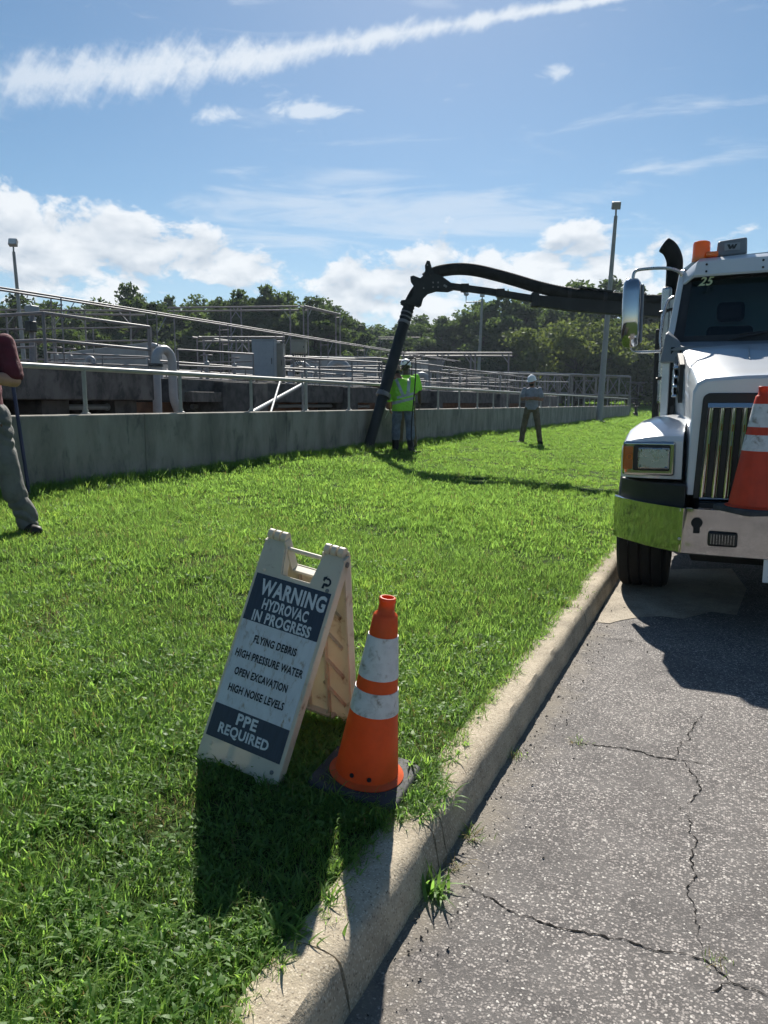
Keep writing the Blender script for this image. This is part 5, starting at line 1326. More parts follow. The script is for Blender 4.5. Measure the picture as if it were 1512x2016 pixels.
def bake_all():
    dg = bpy.context.evaluated_depsgraph_get()
    res = []
    for o, wr, ws in _bake:
        me = bpy.data.meshes.new_from_object(o.evaluated_get(dg)); res.append((o, me, wr, ws))
    for o, me, wr, ws in res:
        o.modifiers.clear(); me.name = o.name
        if wr:
            me.calc_loop_triangles()
            nor = [v.normal.copy() for v in me.vertices]
            for v, n in zip(me.vertices, nor):
                p = v.co
                k = mnoise.fractal(Vector((p.x * ws, p.y * ws, p.z * ws * .75)), 1.0, 2.0, 3) + 1.5 * (abs(math.sin(p.z * 26 + 9 * p.x + 4 * mnoise.noise(p * 5))) - .45) * max(0.0, mnoise.noise(p * 3.2 + Vector((7, 1, 2))) + .35)
                v.co = p + n * (wr * k)
        old = o.data; o.data = me
        me.polygons.foreach_set('use_smooth', [True] * len(me.polygons)); me.update()

def V(*a): return Vector(a)

def hand(mb, wrist, d, palm, curl=.5, side=1, s=1.0):
    """palm and five bent fingers; d points along the hand, palm is the direction the palm faces"""
    wrist, d, palm = Vector(wrist), Vector(d).normalized(), Vector(palm); palm = (palm - d * palm.dot(d)).normalized(); w = d.cross(palm) * side
    for k in (-1, 0, 1): capsule(mb, wrist + w * (.018 * k), wrist + d * .085 * s + w * (.026 * k), .017, .014, 8)
    for k, ln in enumerate((.072, .082, .076, .060)):
        a = wrist + d * .088 * s + w * (.030 - .020 * k)
        b = a + (d * math.cos(curl * .6) + palm * math.sin(curl * .6)) * ln * .55 * s
        c = b + (d * math.cos(curl * 1.7) + palm * math.sin(curl * 1.7)) * ln * .5 * s
        capsule(mb, a, b, .0095, .009, 8); capsule(mb, b, c, .009, .0075, 8)
    a = wrist + d * .03 + w * .028; b = a + (w * .75 + d * .55 + palm * .3).normalized() * .045 * s; c = b + (d * .9 + palm * .4 + w * .1).normalized() * .035 * s
    capsule(mb, a, b, .012, .010, 8); capsule(mb, b, c, .010, .008, 8)

def head(mb, c, face, s=1.0):
    """skull, jaw, nose, ears, brow; face = direction the face looks"""
    c = Vector(c); f = Vector(face).normalized(); x = f.cross(V(0, 0, 1)).normalized(); u = x.cross(f)
    Rm = Matrix((x, f, u)).transposed()
    ell(mb, c + u * .02, (.076 * s, .098 * s, .108 * s), Rm)
    ell(mb, c + f * .03 - u * .055, (.058 * s, .066 * s, .066 * s), Rm)
    ell(mb, c + f * .101 - u * .012, (.013, .020, .026), Rm)
    ell(mb, c + f * .088 - u * .062, (.026, .016, .010), Rm)
    ell(mb, c + f * .080 + u * .028, (.052, .022, .013), Rm)
    for q in (-1, 1): ell(mb, c + x * (.080 * q * s) - f * .008, (.011, .024, .034), Rm)
    return x, f, u, Rm

def eyes(parent, c, x, f, u, skin):
    for q in (-1, 1):
        mb = MB(); ell(mb, c + f * .087 + x * .031 * q + u * .010, (.014, .010, .008)); mb.build('eye', M['hatdecal'], parent, smooth=60)

def hard_hat(parent, c, x, f, u, Rm, m='hat', stickers=False):
    mb = MB(); rings = []
    for z, r, fo in ((.030, 1.0, 0), (.055, 1.0, 0), (.085, .95, 0), (.115, .83, 0), (.138, .62, 0), (.152, .32, 0), (.156, .06, 0)):
        rings.append([c + Rm @ V(.108 * r * math.cos(a), .132 * r * math.sin(a), z + .004 * math.cos(4 * a) * (r < .9)) for a in [2 * PI * k / 28 for k in range(28)]])
    mb.loft(rings); hat = mb.build('hard_hat', M[m], parent, smooth=50)
    mb = MB(); rings = []
    for r, z in ((.97, .036), (1.13, .024), (1.15, .018), (1.12, .014), (.97, .026)):
        rings.append([c + Rm @ V(.108 * r * math.cos(a), (.132 * r + (.035 * (r > 1) * max(0, math.sin(a)) ** 2)) * math.sin(a), z) for a in [2 * PI * k / 28 for k in range(28)]])
    mb.loft(rings, cap=False); mb.build('brim', M[m], hat, smooth=50)
    mb = MB(); mb.tube([c + Rm @ V(0, .132 * math.cos(a), .05 + .112 * math.sin(a)) for a in [.15 + (PI - .3) * k / 12 for k in range(13)]], .010, 6); mb.build('ridge', M[m], hat, smooth=60)
    if stickers:
        for q in (-1, 1):
            mb = MB(); ell(mb, c + Rm @ V(.046 * q, -.112, .085), (.020, .010, .018)); mb.build('sticker', M['hatdecal'], hat, smooth=60)
    return hat

def shoe(mb, ankle, toe, m=.045):
    ankle, toe = Vector(ankle), Vector(toe); d = (toe - ankle); d.z = 0; d.normalize()
    a = V(ankle.x, ankle.y, .042) - d * .045; b = V(ankle.x, ankle.y, .038) + d * .17
    capsule(mb, a, b, .043, .040, 12, 1.05); capsule(mb, a, (ankle.x, ankle.y, .11), .043, .048); capsule(mb, V(ankle.x, ankle.y, .03), b, .04, .036)


# ---- grey T-shirt, arms crossed, facing the road (local: faces -Y, his left is +X)
def man_grey():
    _h = GH(1045, 873); gx, gy = _h.x, _h.y
    p = thing('person', 'person in grey T-shirt, khaki trousers and white hard hat, arms crossed', 'person', (gx, gy, gz(gx, gy) - .01), (0, 0, R(13)))
    hipL, hipR = V(.10, 0, .93), V(-.10, 0, .93); knL, knR = V(.175, -.02, .50), V(-.19, -.02, .50); anL, anR = V(.235, .02, .09), V(-.25, .0, .09)
    shL, shR = V(.195, .01, 1.44), V(-.195, .01, 1.44); elL, elR = V(.265, -.055, 1.175), V(-.265, -.055, 1.19); wrL, wrR = V(-.06, -.215, 1.205), V(.05, -.175, 1.225)
    hc = V(-.015, -.035, 1.655)
    body = MB()
    torso(body, [(V(0, 0, .90), .15, .10, 0), (V(0, 0, 1.0), .155, .105, 0), (V(0, 0, 1.15), .145, .10, 0), (V(0, 0, 1.35), .175, .11, 0), (V(0, .01, 1.47), .13, .085, 0)])
    for a, b, ra, rb in ((hipL, knL, .085, .06), (hipR, knR, .085, .06), (knL, anL, .057, .042), (knR, anR, .057, .042), (shL, elL, .052, .042), (shR, elR, .052, .042), (elL, wrL, .042, .030), (elR, wrR, .042, .030), (V(0, .01, 1.46), hc, .055, .055)): capsule(body, a, b, ra, rb)
    hand(body, wrL, V(-1, -.02, .12), V(0, .8, -.3), .5, 1); hand(body, wrR, V(1, -.05, -.2), V(0, .8, .3), .7, -1)
    x, f, u, Rm = head(body, hc, (-.34, -.9, -.30))
    b = fuse('body', body, 'skin_m', p, .009)
    eyes(p, hc, x, f, u, 'skin_m')
    mb = MB(); ell(mb, hc + f * .045 - u * .072, (.066, .064, .052), Rm); fuse('beard', mb, 'hair', p, .01)
    mb = MB(); ell(mb, hc - f * .018 + u * .012, (.083, .094, .085), Rm); fuse('hair', mb, 'hair', p, .01)
    mb = MB(); ell(mb, hc + f * .085 + u * .008, (.066, .018, .018), Rm); mb.build('sunglasses', M['lettersk'], p, smooth=60)
    hard_hat(p, hc + u * .012, x, f, u, Rm)
    sh = MB(); torso(sh, [(V(0, 0, .905), .178, .128, 0), (V(0, 0, .98), .176, .126, 0), (V(0, 0, 1.13), .168, .125, 0), (V(0, 0, 1.33), .198, .133, 0), (V(0, .01, 1.45), .165, .105, 0), (V(0, .01, 1.49), .09, .075, 0)])
    capsule(sh, shL, shL.lerp(elL, .66), .068, .072); capsule(sh, shR, shR.lerp(elR, .66), .068, .072)
    fuse('t_shirt', sh, 'greytee', p, .011, .006)
    tr = MB(); torso(tr, [(V(0, 0, .84), .165, .118, 0), (V(0, 0, .93), .162, .115, 0), (V(0, 0, 1.0), .152, .108, 0)])
    for a, b, c in ((hipL, knL, anL), (hipR, knR, anR)): capsule(tr, a, b, .098, .080); capsule(tr, b, c + V(0, 0, -.01), .078, .070)
    fuse('trousers', tr, 'khaki', p, .011, .008)
    bo = MB(); shoe(bo, anL, V(.33, -.3, 0)); fuse('shoe', bo, 'boots', p, .01)
    bo = MB(); shoe(bo, anR, V(-.42, -.25, 0)); fuse('shoe', bo, 'boots', p, .01)
    return p


# ---- two workers at the suction tube
def stripe_band(parent, pts, w, nrm):
    """strip of tape laid on the shirt along pts"""
    pts = [Vector(q) for q in pts]; up = []; dn = []
    for i, q in enumerate(pts):
        t = (pts[min(i + 1, len(pts) - 1)] - pts[max(i - 1, 0)]).normalized(); s = t.cross(nrm[i]).normalized()
        up.append(q + s * w / 2); dn.append(q - s * w / 2)
    n = len(pts); mb = MB(); mb.add(up + dn, [(i, i + 1, n + i + 1, n + i) for i in range(n - 1)])
    return mb

_bands = []
def man_vest():
    _h = GH(793, 888); gx, gy = _h.x, _h.y
    # local: +Y is ahead of him (towards the wall), -Y his back towards us; he leans ahead and to the left
    p = thing('person', 'person in lime high visibility shirt and jeans with black boots, back turned, by the tube', 'person', (gx, gy, gz(gx, gy) - .01), (0, 0, R(23.8)))
    anL, anR = V(-.145, .03, .09), V(.155, .0, .09); knL, knR = V(-.135, .05, .49), V(.145, .05, .49); hipL, hipR = V(-.10, -.02, .90), V(.10, -.02, .90)
    shL, shR = V(-.215, .10, 1.34), V(.19, .12, 1.40); elL, elR = V(-.275, .12, 1.06), V(.25, .25, 1.16); wrL, wrR = V(-.255, .24, .86), V(.12, .44, 1.08); hc = V(-.14, .29, 1.545)
    body = MB(); torso(body, [(V(0, -.02, .86), .155, .115, 0), (V(0, -.02, 1.0), .16, .12, 0), (V(-.005, .03, 1.2), .165, .12, 0), (V(-.015, .09, 1.38), .15, .10, 0)])
    for a, b, ra, rb in ((hipL, knL, .09, .065), (hipR, knR, .09, .065), (knL, anL, .06, .045), (knR, anR, .06, .045), (shL, elL, .058, .046), (shR, elR, .058, .046), (elL, wrL, .045, .032), (elR, wrR, .045, .032), (V(-.02, .10, 1.38), hc, .06, .058)): capsule(body, a, b, ra, rb)
    hand(body, wrL, V(.1, .5, -.85), V(.9, 0, 0), .9, 1); hand(body, wrR, V(-.6, .6, -.3), V(-.3, -.5, -.5), .8, -1)
    x, f, u, Rm = head(body, hc, (-.75, .62, -.25)); fuse('body', body, 'skin_m', p, .009); eyes(p, hc, x, f, u, 'skin_m')
    mb = MB(); ell(mb, hc - f * .02 + u * .01, (.082, .092, .09), Rm); fuse('hair', mb, 'hair', p, .01)
    hard_hat(p, hc + u * .012, x, f, u, Rm, 'tanhat')
    sh = MB()
    torso(sh, [(V(-.015, -.04, .80), .215, .165, 0), (V(0, -.03, .90), .213, .165, 0), (V(0, -.01, 1.05), .212, .165, 0), (V(-.005, .04, 1.22), .222, .155, 0), (V(-.015, .09, 1.37), .20, .125, 0), (V(-.02, .12, 1.44), .11, .085, 0)])
    capsule(sh, shL, shL.lerp(elL, .95), .085, .098); capsule(sh, shR, shR.lerp(elR, .7), .085, .095)
    shirt = fuse('hi_vis_shirt', sh, 'hivis', p, .011, .010, 7)
    _bands.append((p, shirt, 'v'))
    tr = MB(); torso(tr, [(V(0, -.02, .80), .175, .135, 0), (V(0, -.02, .9), .172, .13, 0), (V(0, -.02, .98), .16, .12, 0)])
    for a, b, c in ((hipL, knL, anL), (hipR, knR, anR)): capsule(tr, a, b, .105, .088); capsule(tr, b, b.lerp(c, .55), .088, .086)
    fuse('jeans', tr, 'jeans', p, .011, .010)
    for an, kn, tx in ((anL, knL, -.2), (anR, knR, .22)):
        bo = MB(); shoe(bo, an, V(tx, .4, 0)); capsule(bo, an, an.lerp(kn, .62), .064, .076); fuse('rubber_boot', bo, 'boots', p, .01, .003)
    return p

def man_hat():
    _h = GH(791, 880); gx, gy = _h.x, _h.y
    p = thing('person', 'person in lime shirt and white hard hat with stickers, standing behind the other worker', 'person', (gx, gy, gz(gx, gy) - .01), (0, 0, R(20)))
    anL, anR = V(-.05, .03, .09), V(.25, .02, .09); knL, knR = V(-.04, .05, .51), V(.21, .05, .51); hipL, hipR = V(-.02, 0, .95), V(.18, 0, .95)
    shL, shR = V(-.12, .03, 1.47), V(.285, .03, 1.46); elL, elR = V(-.40, .10, 1.27), V(.365, .0, 1.17); wrL, wrR = V(-.62, .16, 1.30), V(.375, .07, .93); hc = V(.075, .03, 1.675)
    body = MB(); torso(body, [(V(.08, 0, .9), .155, .11, 0), (V(.08, 0, 1.1), .155, .11, 0), (V(.08, .01, 1.35), .18, .115, 0), (V(.08, .02, 1.49), .13, .09, 0)])
    for a, b, ra, rb in ((hipL, knL, .088, .063), (hipR, knR, .088, .063), (knL, anL, .06, .044), (knR, anR, .06, .044), (shL, elL, .056, .045), (shR, elR, .056, .046), (elL, wrL, .045, .032), (elR, wrR, .045, .034), (V(.08, .02, 1.48), hc, .062, .062)): capsule(body, a, b, ra, rb)
    hand(body, wrR, V(0, .15, -1), V(-1, 0, 0), .5, -1); hand(body, wrL, V(-1, .1, .0), V(0, .3, -1), .6, 1)
    x, f, u, Rm = head(body, hc, (.06, 1, -.08)); fuse('body', body, 'skin_d', p, .009); eyes(p, hc, x, f, u, 'skin_d')
    mb = MB(); ell(mb, hc - f * .015 + u * .0, (.081, .097, .095), Rm); fuse('hair', mb, 'hair', p, .01)
    hard_hat(p, hc + u * .012, x, f, u, Rm, 'hat', True)
    sh = MB(); torso(sh, [(V(.08, 0, .90), .195, .15, 0), (V(.08, 0, 1.1), .192, .145, 0), (V(.08, .01, 1.33), .212, .145, 0), (V(.08, .02, 1.46), .18, .11, 0), (V(.08, .02, 1.51), .10, .08, 0)])
    capsule(sh, shL, shL.lerp(elL, .7), .08, .085); capsule(sh, shR, shR.lerp(elR, .72), .08, .088); fuse('hi_vis_shirt', sh, 'hivis', p, .011, .008, 7)
    tr = MB(); torso(tr, [(V(.08, 0, .86), .17, .125, 0), (V(.08, 0, 1.0), .16, .12, 0)])
    for a, b, c in ((hipL, knL, anL), (hipR, knR, anR)): capsule(tr, a, b, .10, .085); capsule(tr, b, c, .083, .075)
    fuse('trousers', tr, 'khaki', p, .011, .008)
    for an, tx in ((anL, -.08), (anR, .32)):
        bo = MB(); shoe(bo, an, V(tx, .4, 0)); fuse('boot', bo, 'boots', p, .01)
    return p


# ---- maroon shirt at the left edge, facing the lawn with arms crossed
def man_maroon():
    q = WD(-26, 1050, 6.0); gx, gy = q.x, q.y
    p = thing('person', 'person in maroon T-shirt and grey work trousers standing with feet apart', 'person', (gx, gy, gz(gx, gy) - .01), (0, 0, R(38)))
    hipL, hipR = V(.105, 0, .93), V(-.105, 0, .93); knL, knR = V(.19, -.03, .50), V(-.19, -.03, .50); anL, anR = V(.285, .02, .09), V(-.285, .02, .09)
    shL, shR = V(.215, .0, 1.46), V(-.215, .0, 1.46); elL, elR = V(.275, -.05, 1.185), V(-.275, -.05, 1.20); wrL, wrR = V(-.03, -.24, 1.23), V(.05, -.20, 1.27); hc = V(0, -.03, 1.69)
    body = MB(); torso(body, [(V(0, 0, .9), .16, .115, 0), (V(0, 0, 1.1), .155, .115, 0), (V(0, 0, 1.35), .185, .125, 0), (V(0, .01, 1.49), .14, .09, 0)])
    for a, b, ra, rb in ((hipL, knL, .09, .065), (hipR, knR, .09, .065), (knL, anL, .06, .045), (knR, anR, .06, .045), (shL, elL, .058, .050), (shR, elR, .058, .050), (elL, elL.lerp(wrL, .4), .052, .048), (elL, wrL, .050, .034), (elR, wrR, .050, .034), (V(0, .01, 1.48), hc, .06, .06)): capsule(body, a, b, ra, rb)
    hand(body, wrL, V(-1, .02, .15), V(0, .8, -.3), .5, 1); hand(body, wrR, V(1, -.05, -.15), V(0, .8, .3), .7, -1)
    x, f, u, Rm = head(body, hc, (-.3, -1, -.05)); fuse('body', body, 'skin_l', p, .008); eyes(p, hc, x, f, u, 'skin_l')
    mb = MB(); ell(mb, hc - f * .020 + u * .050, (.086, .102, .090), Rm); fuse('hair', mb, 'hair', p, .01)
    sh = MB(); torso(sh, [(V(0, 0, .865), .188, .140, 0), (V(0, 0, .92), .180, .135, 0), (V(0, 0, 1.0), .176, .135, 0), (V(0, 0, 1.13), .172, .135, 0), (V(0, 0, 1.34), .205, .145, 0), (V(0, .01, 1.46), .18, .11, 0), (V(0, .01, 1.51), .10, .08, 0)])
    capsule(sh, shL, shL.lerp(elL, .80), .078, .082); capsule(sh, shR, shR.lerp(elR, .80), .078, .082)
    fuse('t_shirt', sh, 'maroon', p, .009, .011, 6)
    tr = MB(); torso(tr, [(V(0, 0, .84), .172, .125, 0), (V(0, 0, .93), .168, .122, 0), (V(0, 0, 1.0), .158, .112, 0)])
    for a, b, c in ((hipL, knL, anL), (hipR, knR, anR)): capsule(tr, a, b, .105, .087); capsule(tr, b, c + V(0, 0, .0), .085, .080)
    t = fuse('trousers', tr, 'greypants', p, .009, .016, 6)
    for an, tx in ((anL, .46), (anR, -.46)):
        bo = MB(); shoe(bo, an, V(tx, -.22, 0)); fuse('shoe', bo, 'boots', p, .009)
    mb = MB(); mb.tube(smoothline([(.150, -.085, .905), (.165, -.09, .87), (.160, -.10, .84), (.148, -.10, .86), (.150, -.085, .905)], 5), .006, 6); mb.build('key_clip', M['chrome2'], p, smooth=60)
    mb = MB(); mb.box((.168, -.088, .835), (.03, .03, .05)); mb.build('key_fob', M['brown'], p, bevel=.006)
    return p

mg, mv, mh, mm = man_grey(), man_vest(), man_hat(), man_maroon()
bake_all()

# reflective tape: cut from the finished shirt, lifted a few millimetres
def tape_from(parent, shirt, test, name='reflective_tape'):
    me = shirt.data; keep = {}; vs, fs = [], []
    for poly in me.polygons:
        c = poly.center
        if test(c):
            ids = []
            for i in poly.vertices:
                if i not in keep: keep[i] = len(vs); vs.append(me.vertices[i].co + me.vertices[i].normal * .004)
                ids.append(keep[i])
            fs.append(tuple(ids))
    if fs:
        mb = MB(); mb.add(vs, fs); return mb.build(name, M['tape'], parent, smooth=60)
shirt = [c for c in mv.children if c.name.startswith('hi_vis')][0]
W_ = .028
tape_from(shirt, shirt, lambda c: abs(c.z - (1.00 + .25 * c.x)) < W_ and abs(c.x) < .235)
tape_from(shirt, shirt, lambda c: abs(c.z - (1.09 + .25 * c.x)) < W_ * .9 and abs(c.x) < .235 and c.x > -.12)
tape_from(shirt, shirt, lambda c: abs(c.x + .11 + (1.36 - c.z) * -.42) < W_ * 1.1 and c.z > 1.09 + .25 * c.x and c.z < 1.45 and c.y < .14)
tape_from(shirt, shirt, lambda c: abs(c.x - .115 + (1.36 - c.z) * .10) < W_ * 1.1 and c.z > 1.09 + .25 * c.x and c.z < 1.47 and c.y < .14)
tape_from(shirt, shirt, lambda c: c.x < -.235 and abs(c.z - 1.10) < W_)

# water lance and its hose
hx = thing('water_lance', 'thin pale lance held down beside the suction tube', 'lance', (-5.95, 13.45, gz(-5.95, 13.45)))
ow = (-5.95, 13.45, gz(-5.95, 13.45))
hand_w = mv.matrix_basis @ V(-.24, .29, .80)
MB().tube([hand_w + V(.02, -.05, .08), GH(733, 875)], .007, 6).build('lance_tube', M['whitehose'], hx, ow, smooth=60)
hl = thing('pressure_hose', 'black pressure hose looped over the shoulder down to the grass', 'hose', (-5.45, 13.35, gz(-5.45, 13.35)))
oh = (-5.45, 13.35, gz(-5.45, 13.35))
bm_ = mh.matrix_basis
A = mv.matrix_basis
pts = smoothline([tuple(A @ V(-.02, .22, 1.62)), tuple(A @ V(.06, .10, 1.70)), tuple(A @ V(.20, .0, 1.83)), tuple(A @ V(.245, -.10, 1.76)), tuple(A @ V(.235, -.22, 1.45)), tuple(A @ V(.205, -.24, 1.05)), tuple(A @ V(.165, -.21, .55)), tuple(A @ V(.165, -.22, .25)), tuple(A @ V(.22, -.30, .03)), tuple(A @ V(.34, -.42, .02))], 8)
MB().tube(pts, .0125, 8).build('hose_line', M['wire'], hl, oh, smooth=60)
MB().tube(pts[:10], .018, 8).build('hose_grip', M['black'], hl, oh, smooth=60)

# blue bar leaning against the wall behind the maroon shirt
b0 = WX(57, 946, -6.2); b1 = WX(10, 655, -6.36); b0.z = gz(-6.2, b0.y) - .02
bl = thing('digging_bar', 'dark blue bar leaning against the wall behind the person in maroon', 'bar', b0)
MB().tube([b0, b0.lerp(b1, .96)], .018, 8).build('bar_shaft', M['bluebar'], bl, tuple(b0), smooth=60)
MB().tube([b0.lerp(b1, .96), b0.lerp(b1, 1.0)], [.03, .022], 8).build('bar_cap', M['black'], bl, tuple(b0), smooth=60)


# ================================================================== PLANTS
def blade(mb, base, yaw, length, width, bend, lean, tint, T_, rows=4, fold=0.0):
    """one curved tapering blade"""
    d = Vector((math.cos(yaw), math.sin(yaw), 0)); s = Vector((-d.y, d.x, 0)); p = Vector(base); a = lean; pts = []
    for i in range(rows):
        t = i / (rows - 1); w = width * (1 - t) ** .6 * (.75 + .5 * math.sin(PI * min(1, t * 1.3))) / 2
        pts.append((p.copy(), max(w, 0)))
        p = p + (d * math.sin(a) + Vector((0, 0, math.cos(a)))) * (length / (rows - 1)); a += bend / (rows - 1)
    o = len(mb.v)
    for q, w in pts[:-1]: mb.v += [tuple(q - s * w), tuple(q + s * w)]
    mb.v.append(tuple(pts[-1][0])); n = rows - 1
    for i in range(n - 1): mb.f.append((o + 2 * i, o + 2 * i + 1, o + 2 * i + 3, o + 2 * i + 2)); mb.m.append(0)
    mb.f.append((o + 2 * n - 2, o + 2 * n - 1, o + 2 * n)); mb.m.append(0)
    T_ += [tint] * (2 * n + 1)

def tinted(mb, T_, name, m):
    me = mb.mesh(name, m, fix=False); at = me.attributes.new('tint', 'FLOAT', 'POINT'); at.data.foreach_set('value', T_)
    me.polygons.foreach_set('use_smooth', [True] * len(me.polygons)); return me

rn = random.Random(11)
clumps = []
def clump(kind):
    mb, T_ = MB(), []
    if kind == 'fine':
        for _ in range(46):
            r = .075 * math.sqrt(rn.random()); g = rn.uniform(0, 2 * PI)
            blade(mb, (r * math.cos(g), r * math.sin(g), 0), rn.uniform(0, 2 * PI), rn.uniform(.030, .066), rn.uniform(.0022, .0038), rn.uniform(.4, 1.8), rn.uniform(.1, .75), rn.random() if rn.random() > .05 else 1.2, T_)
    elif kind == 'crab':
        for _ in range(7):
            r = .06 * math.sqrt(rn.random()); g = rn.uniform(0, 2 * PI); c = (r * math.cos(g), r * math.sin(g), 0)
            for _ in range(5): blade(mb, c, rn.uniform(0, 2 * PI), rn.uniform(.04, .078), rn.uniform(.0045, .008), rn.uniform(.6, 1.7), rn.uniform(.35, 1.0), rn.uniform(.25, 1), T_, 5)
    elif kind == 'broad':
        for _ in range(20):
            r = .07 * math.sqrt(rn.random()); g = rn.uniform(0, 2 * PI); z = rn.uniform(.012, .045)
            blade(mb, (r * math.cos(g), r * math.sin(g), z), rn.uniform(0, 2 * PI), rn.uniform(.014, .027), rn.uniform(.007, .013), rn.uniform(-.2, .9), rn.uniform(.9, 1.5), rn.uniform(.1, .95), T_, 4)
        for _ in range(14): blade(mb, (rn.gauss(0, .04), rn.gauss(0, .04), 0), rn.uniform(0, 2 * PI), rn.uniform(.03, .05), .0025, rn.uniform(.4, 1.2), rn.uniform(.1, .6), rn.random(), T_)
    elif kind == 'tall':
        for _ in range(26):
            r = .06 * math.sqrt(rn.random()); g = rn.uniform(0, 2 * PI)
            blade(mb, (r * math.cos(g), r * math.sin(g), 0), rn.uniform(0, 2 * PI), rn.uniform(.10, .21), rn.uniform(.0045, .0085), rn.uniform(.4, 1.5), rn.uniform(.05, .5), rn.uniform(.2, 1.0), T_, 5)
    elif kind == 'far':
        for _ in range(60):
            r = .17 * math.sqrt(rn.random()); g = rn.uniform(0, 2 * PI)
            blade(mb, (r * math.cos(g), r * math.sin(g), 0), rn.uniform(0, 2 * PI), rn.uniform(.035, .085), rn.uniform(.007, .013), rn.uniform(.4, 1.6), rn.uniform(.1, .8), rn.random() if rn.random() > .03 else 1.2, T_, 3)
    elif kind == 'dry':
        for _ in range(22):
            r = .07 * math.sqrt(rn.random()); g = rn.uniform(0, 2 * PI)
            blade(mb, (r * math.cos(g), r * math.sin(g), 0), rn.uniform(0, 2 * PI), rn.uniform(.03, .07), rn.uniform(.002, .0035), rn.uniform(.6, 2.0), rn.uniform(.5, 1.2), rn.choice([1.2, 1.2, .2, .5]), T_)
    return tinted(mb, T_, 'grass_tuft', M['weed'] if kind in ('crab', 'broad') else M['grass'])

kinds = ['fine'] * 5 + ['crab'] * 3 + ['broad'] * 3 + ['tall'] * 3 + ['far'] * 4 + ['dry'] * 1
tufts = bpy.data.collections.new('grass_tuft_library')
for i, k in enumerate(kinds):
    o = bpy.data.objects.new('%02d_tuft' % i, clump(k)); tufts.objects.link(o)
IDX = {k: [i for i, q in enumerate(kinds) if q == k] for k in set(kinds)}

def pnoise(x, y, s, o=0.0): return mnoise.noise(Vector((x * s, y * s, o)))
P_, Rt, Sc, Ix = [], [], [], []
def put(x, y, kind, s, z=None, tilt=.12):
    P_.append((x, y, (gz(x, y) if z is None else z) - .004)); Rt.append((rn.gauss(0, tilt), rn.gauss(0, tilt), rn.uniform(0, 2 * PI))); Sc.append(s); Ix.append(rn.choice(IDX[kind]))

SEES = (R(-31), R(31))
def seen(x, y, margin=.5):
    """roughly inside the wedge the place is looked at from, with room to step aside"""
    a = math.atan2(-x, y) - AZ; return -R(33) < a < R(66) or (x * x + y * y) < 12

def nearsign(x, y):
    return abs(x - sgx) < .22 and abs(y - sgy) < .40
def lawn_fill(y0, y1, dens, kindf, smin, smax, xr=(-6.36, -.985)):
    n = int(dens * (y1 - y0) * (xr[1] - xr[0]))
    for _ in range(n):
        x, y = rn.uniform(*xr), rn.uniform(y0, y1)
        if not seen(x, y): continue
        if (x - cx_) ** 2 + (y - cy_) ** 2 < .185 ** 2: continue
        k = kindf(x, y)
        if k: put(x, y, k, rn.uniform(smin, smax) * (1 + .25 * pnoise(x, y, 1.3, 5)))

def near_kind(x, y):
    a = pnoise(x, y, .9, 1) + .5 * pnoise(x, y, 2.7, 2); b = pnoise(x, y, 1.6, 9) + .4 * pnoise(x, y, 5, 3)
    if b < -.42 and rn.random() < .62: return 'dry' if rn.random() < .45 else None
    r = rn.random()
    near = max(0.0, min(1.0, (5.5 - math.hypot(x, y)) / 3.0))
    if r < .10 + .30 * near + .35 * a: return 'crab' if rn.random() < .62 + .3 * b else 'broad'
    return 'fine'
def mid_kind(x, y):
    a = pnoise(x, y, .7, 1) + .5 * pnoise(x, y, 2.2, 2); r = rn.random()
    if pnoise(x, y, .55, 14) > .45 and r < .15: return 'tall'
    if r < .16 + .3 * a: return 'crab'
    return 'fine' if r < .6 else 'far'
def far_kind(x, y): return 'far' if rn.random() < .93 else 'tall'

for _ in range(150):      # grass pressed up round the cone base
    g = rn.uniform(0, 2 * PI); rr_ = rn.uniform(.19, .25); put(cx_ + rr_ * math.cos(g), cy_ + rr_ * math.sin(g), rn.choice(['fine', 'crab']), rn.uniform(1.0, 1.5))
lawn_fill(-.4, .6, 300, near_kind, .9, 1.3)
lawn_fill(.6, 3.6, 640, near_kind, .85, 1.3)
lawn_fill(3.6, 6.5, 300, near_kind, .95, 1.5)
lawn_fill(6.5, 11, 190, mid_kind, .65, 1.0)
lawn_fill(11, 20, 110, mid_kind, .6, .95)
lawn_fill(20, 34, 60, far_kind, .6, .95)
lawn_fill(34, 58, 26, far_kind, .9, 1.4)
lawn_fill(58, 118, 6, far_kind, 1.8, 2.8, (-30, -1.0))
# uncut fringe along the wall, and tufts standing in the lawn
for _ in range(2600):
    y = rn.uniform(4, 58) if rn.random() < .35 else rn.uniform(4, 22); x = WALLX + .03 + abs(rn.gauss(0, .12))
    put(x, y, 'tall', rn.uniform(.45, 1.0), tilt=.18)
for cx, cy, n, sp in [(-3.0, 5.6, 40, .28), (-2.2, 7.6, 60, .35), (-2.9, 7.2, 50, .3), (-3.6, 8.6, 40, .35), (-1.6, 6.0, 40, .3), (-5.5, 6.3, 70, .5), (-5.0, 5.6, 40, .35), (-4.2, 9.5, 40, .4), (-2.6, 9.8, 60, .5), (-1.5, 9.3, 60, .45),
                      (-1.2, 11.5, 60, .4), (-2.0, 11.2, 50, .5), (-3.0, 11.8, 60, .6), (-4.6, 12.2, 50, .5), (-1.5, 4.4, 14, .18), (-2.35, 4.9, 20, .2)]:
    for _ in range(n):
        x, y = cx + rn.gauss(0, sp), cy + rn.gauss(0, sp * .7)
        if WALLX < x < -1.0: put(x, y, 'tall', rn.uniform(.4, .75), tilt=.2)
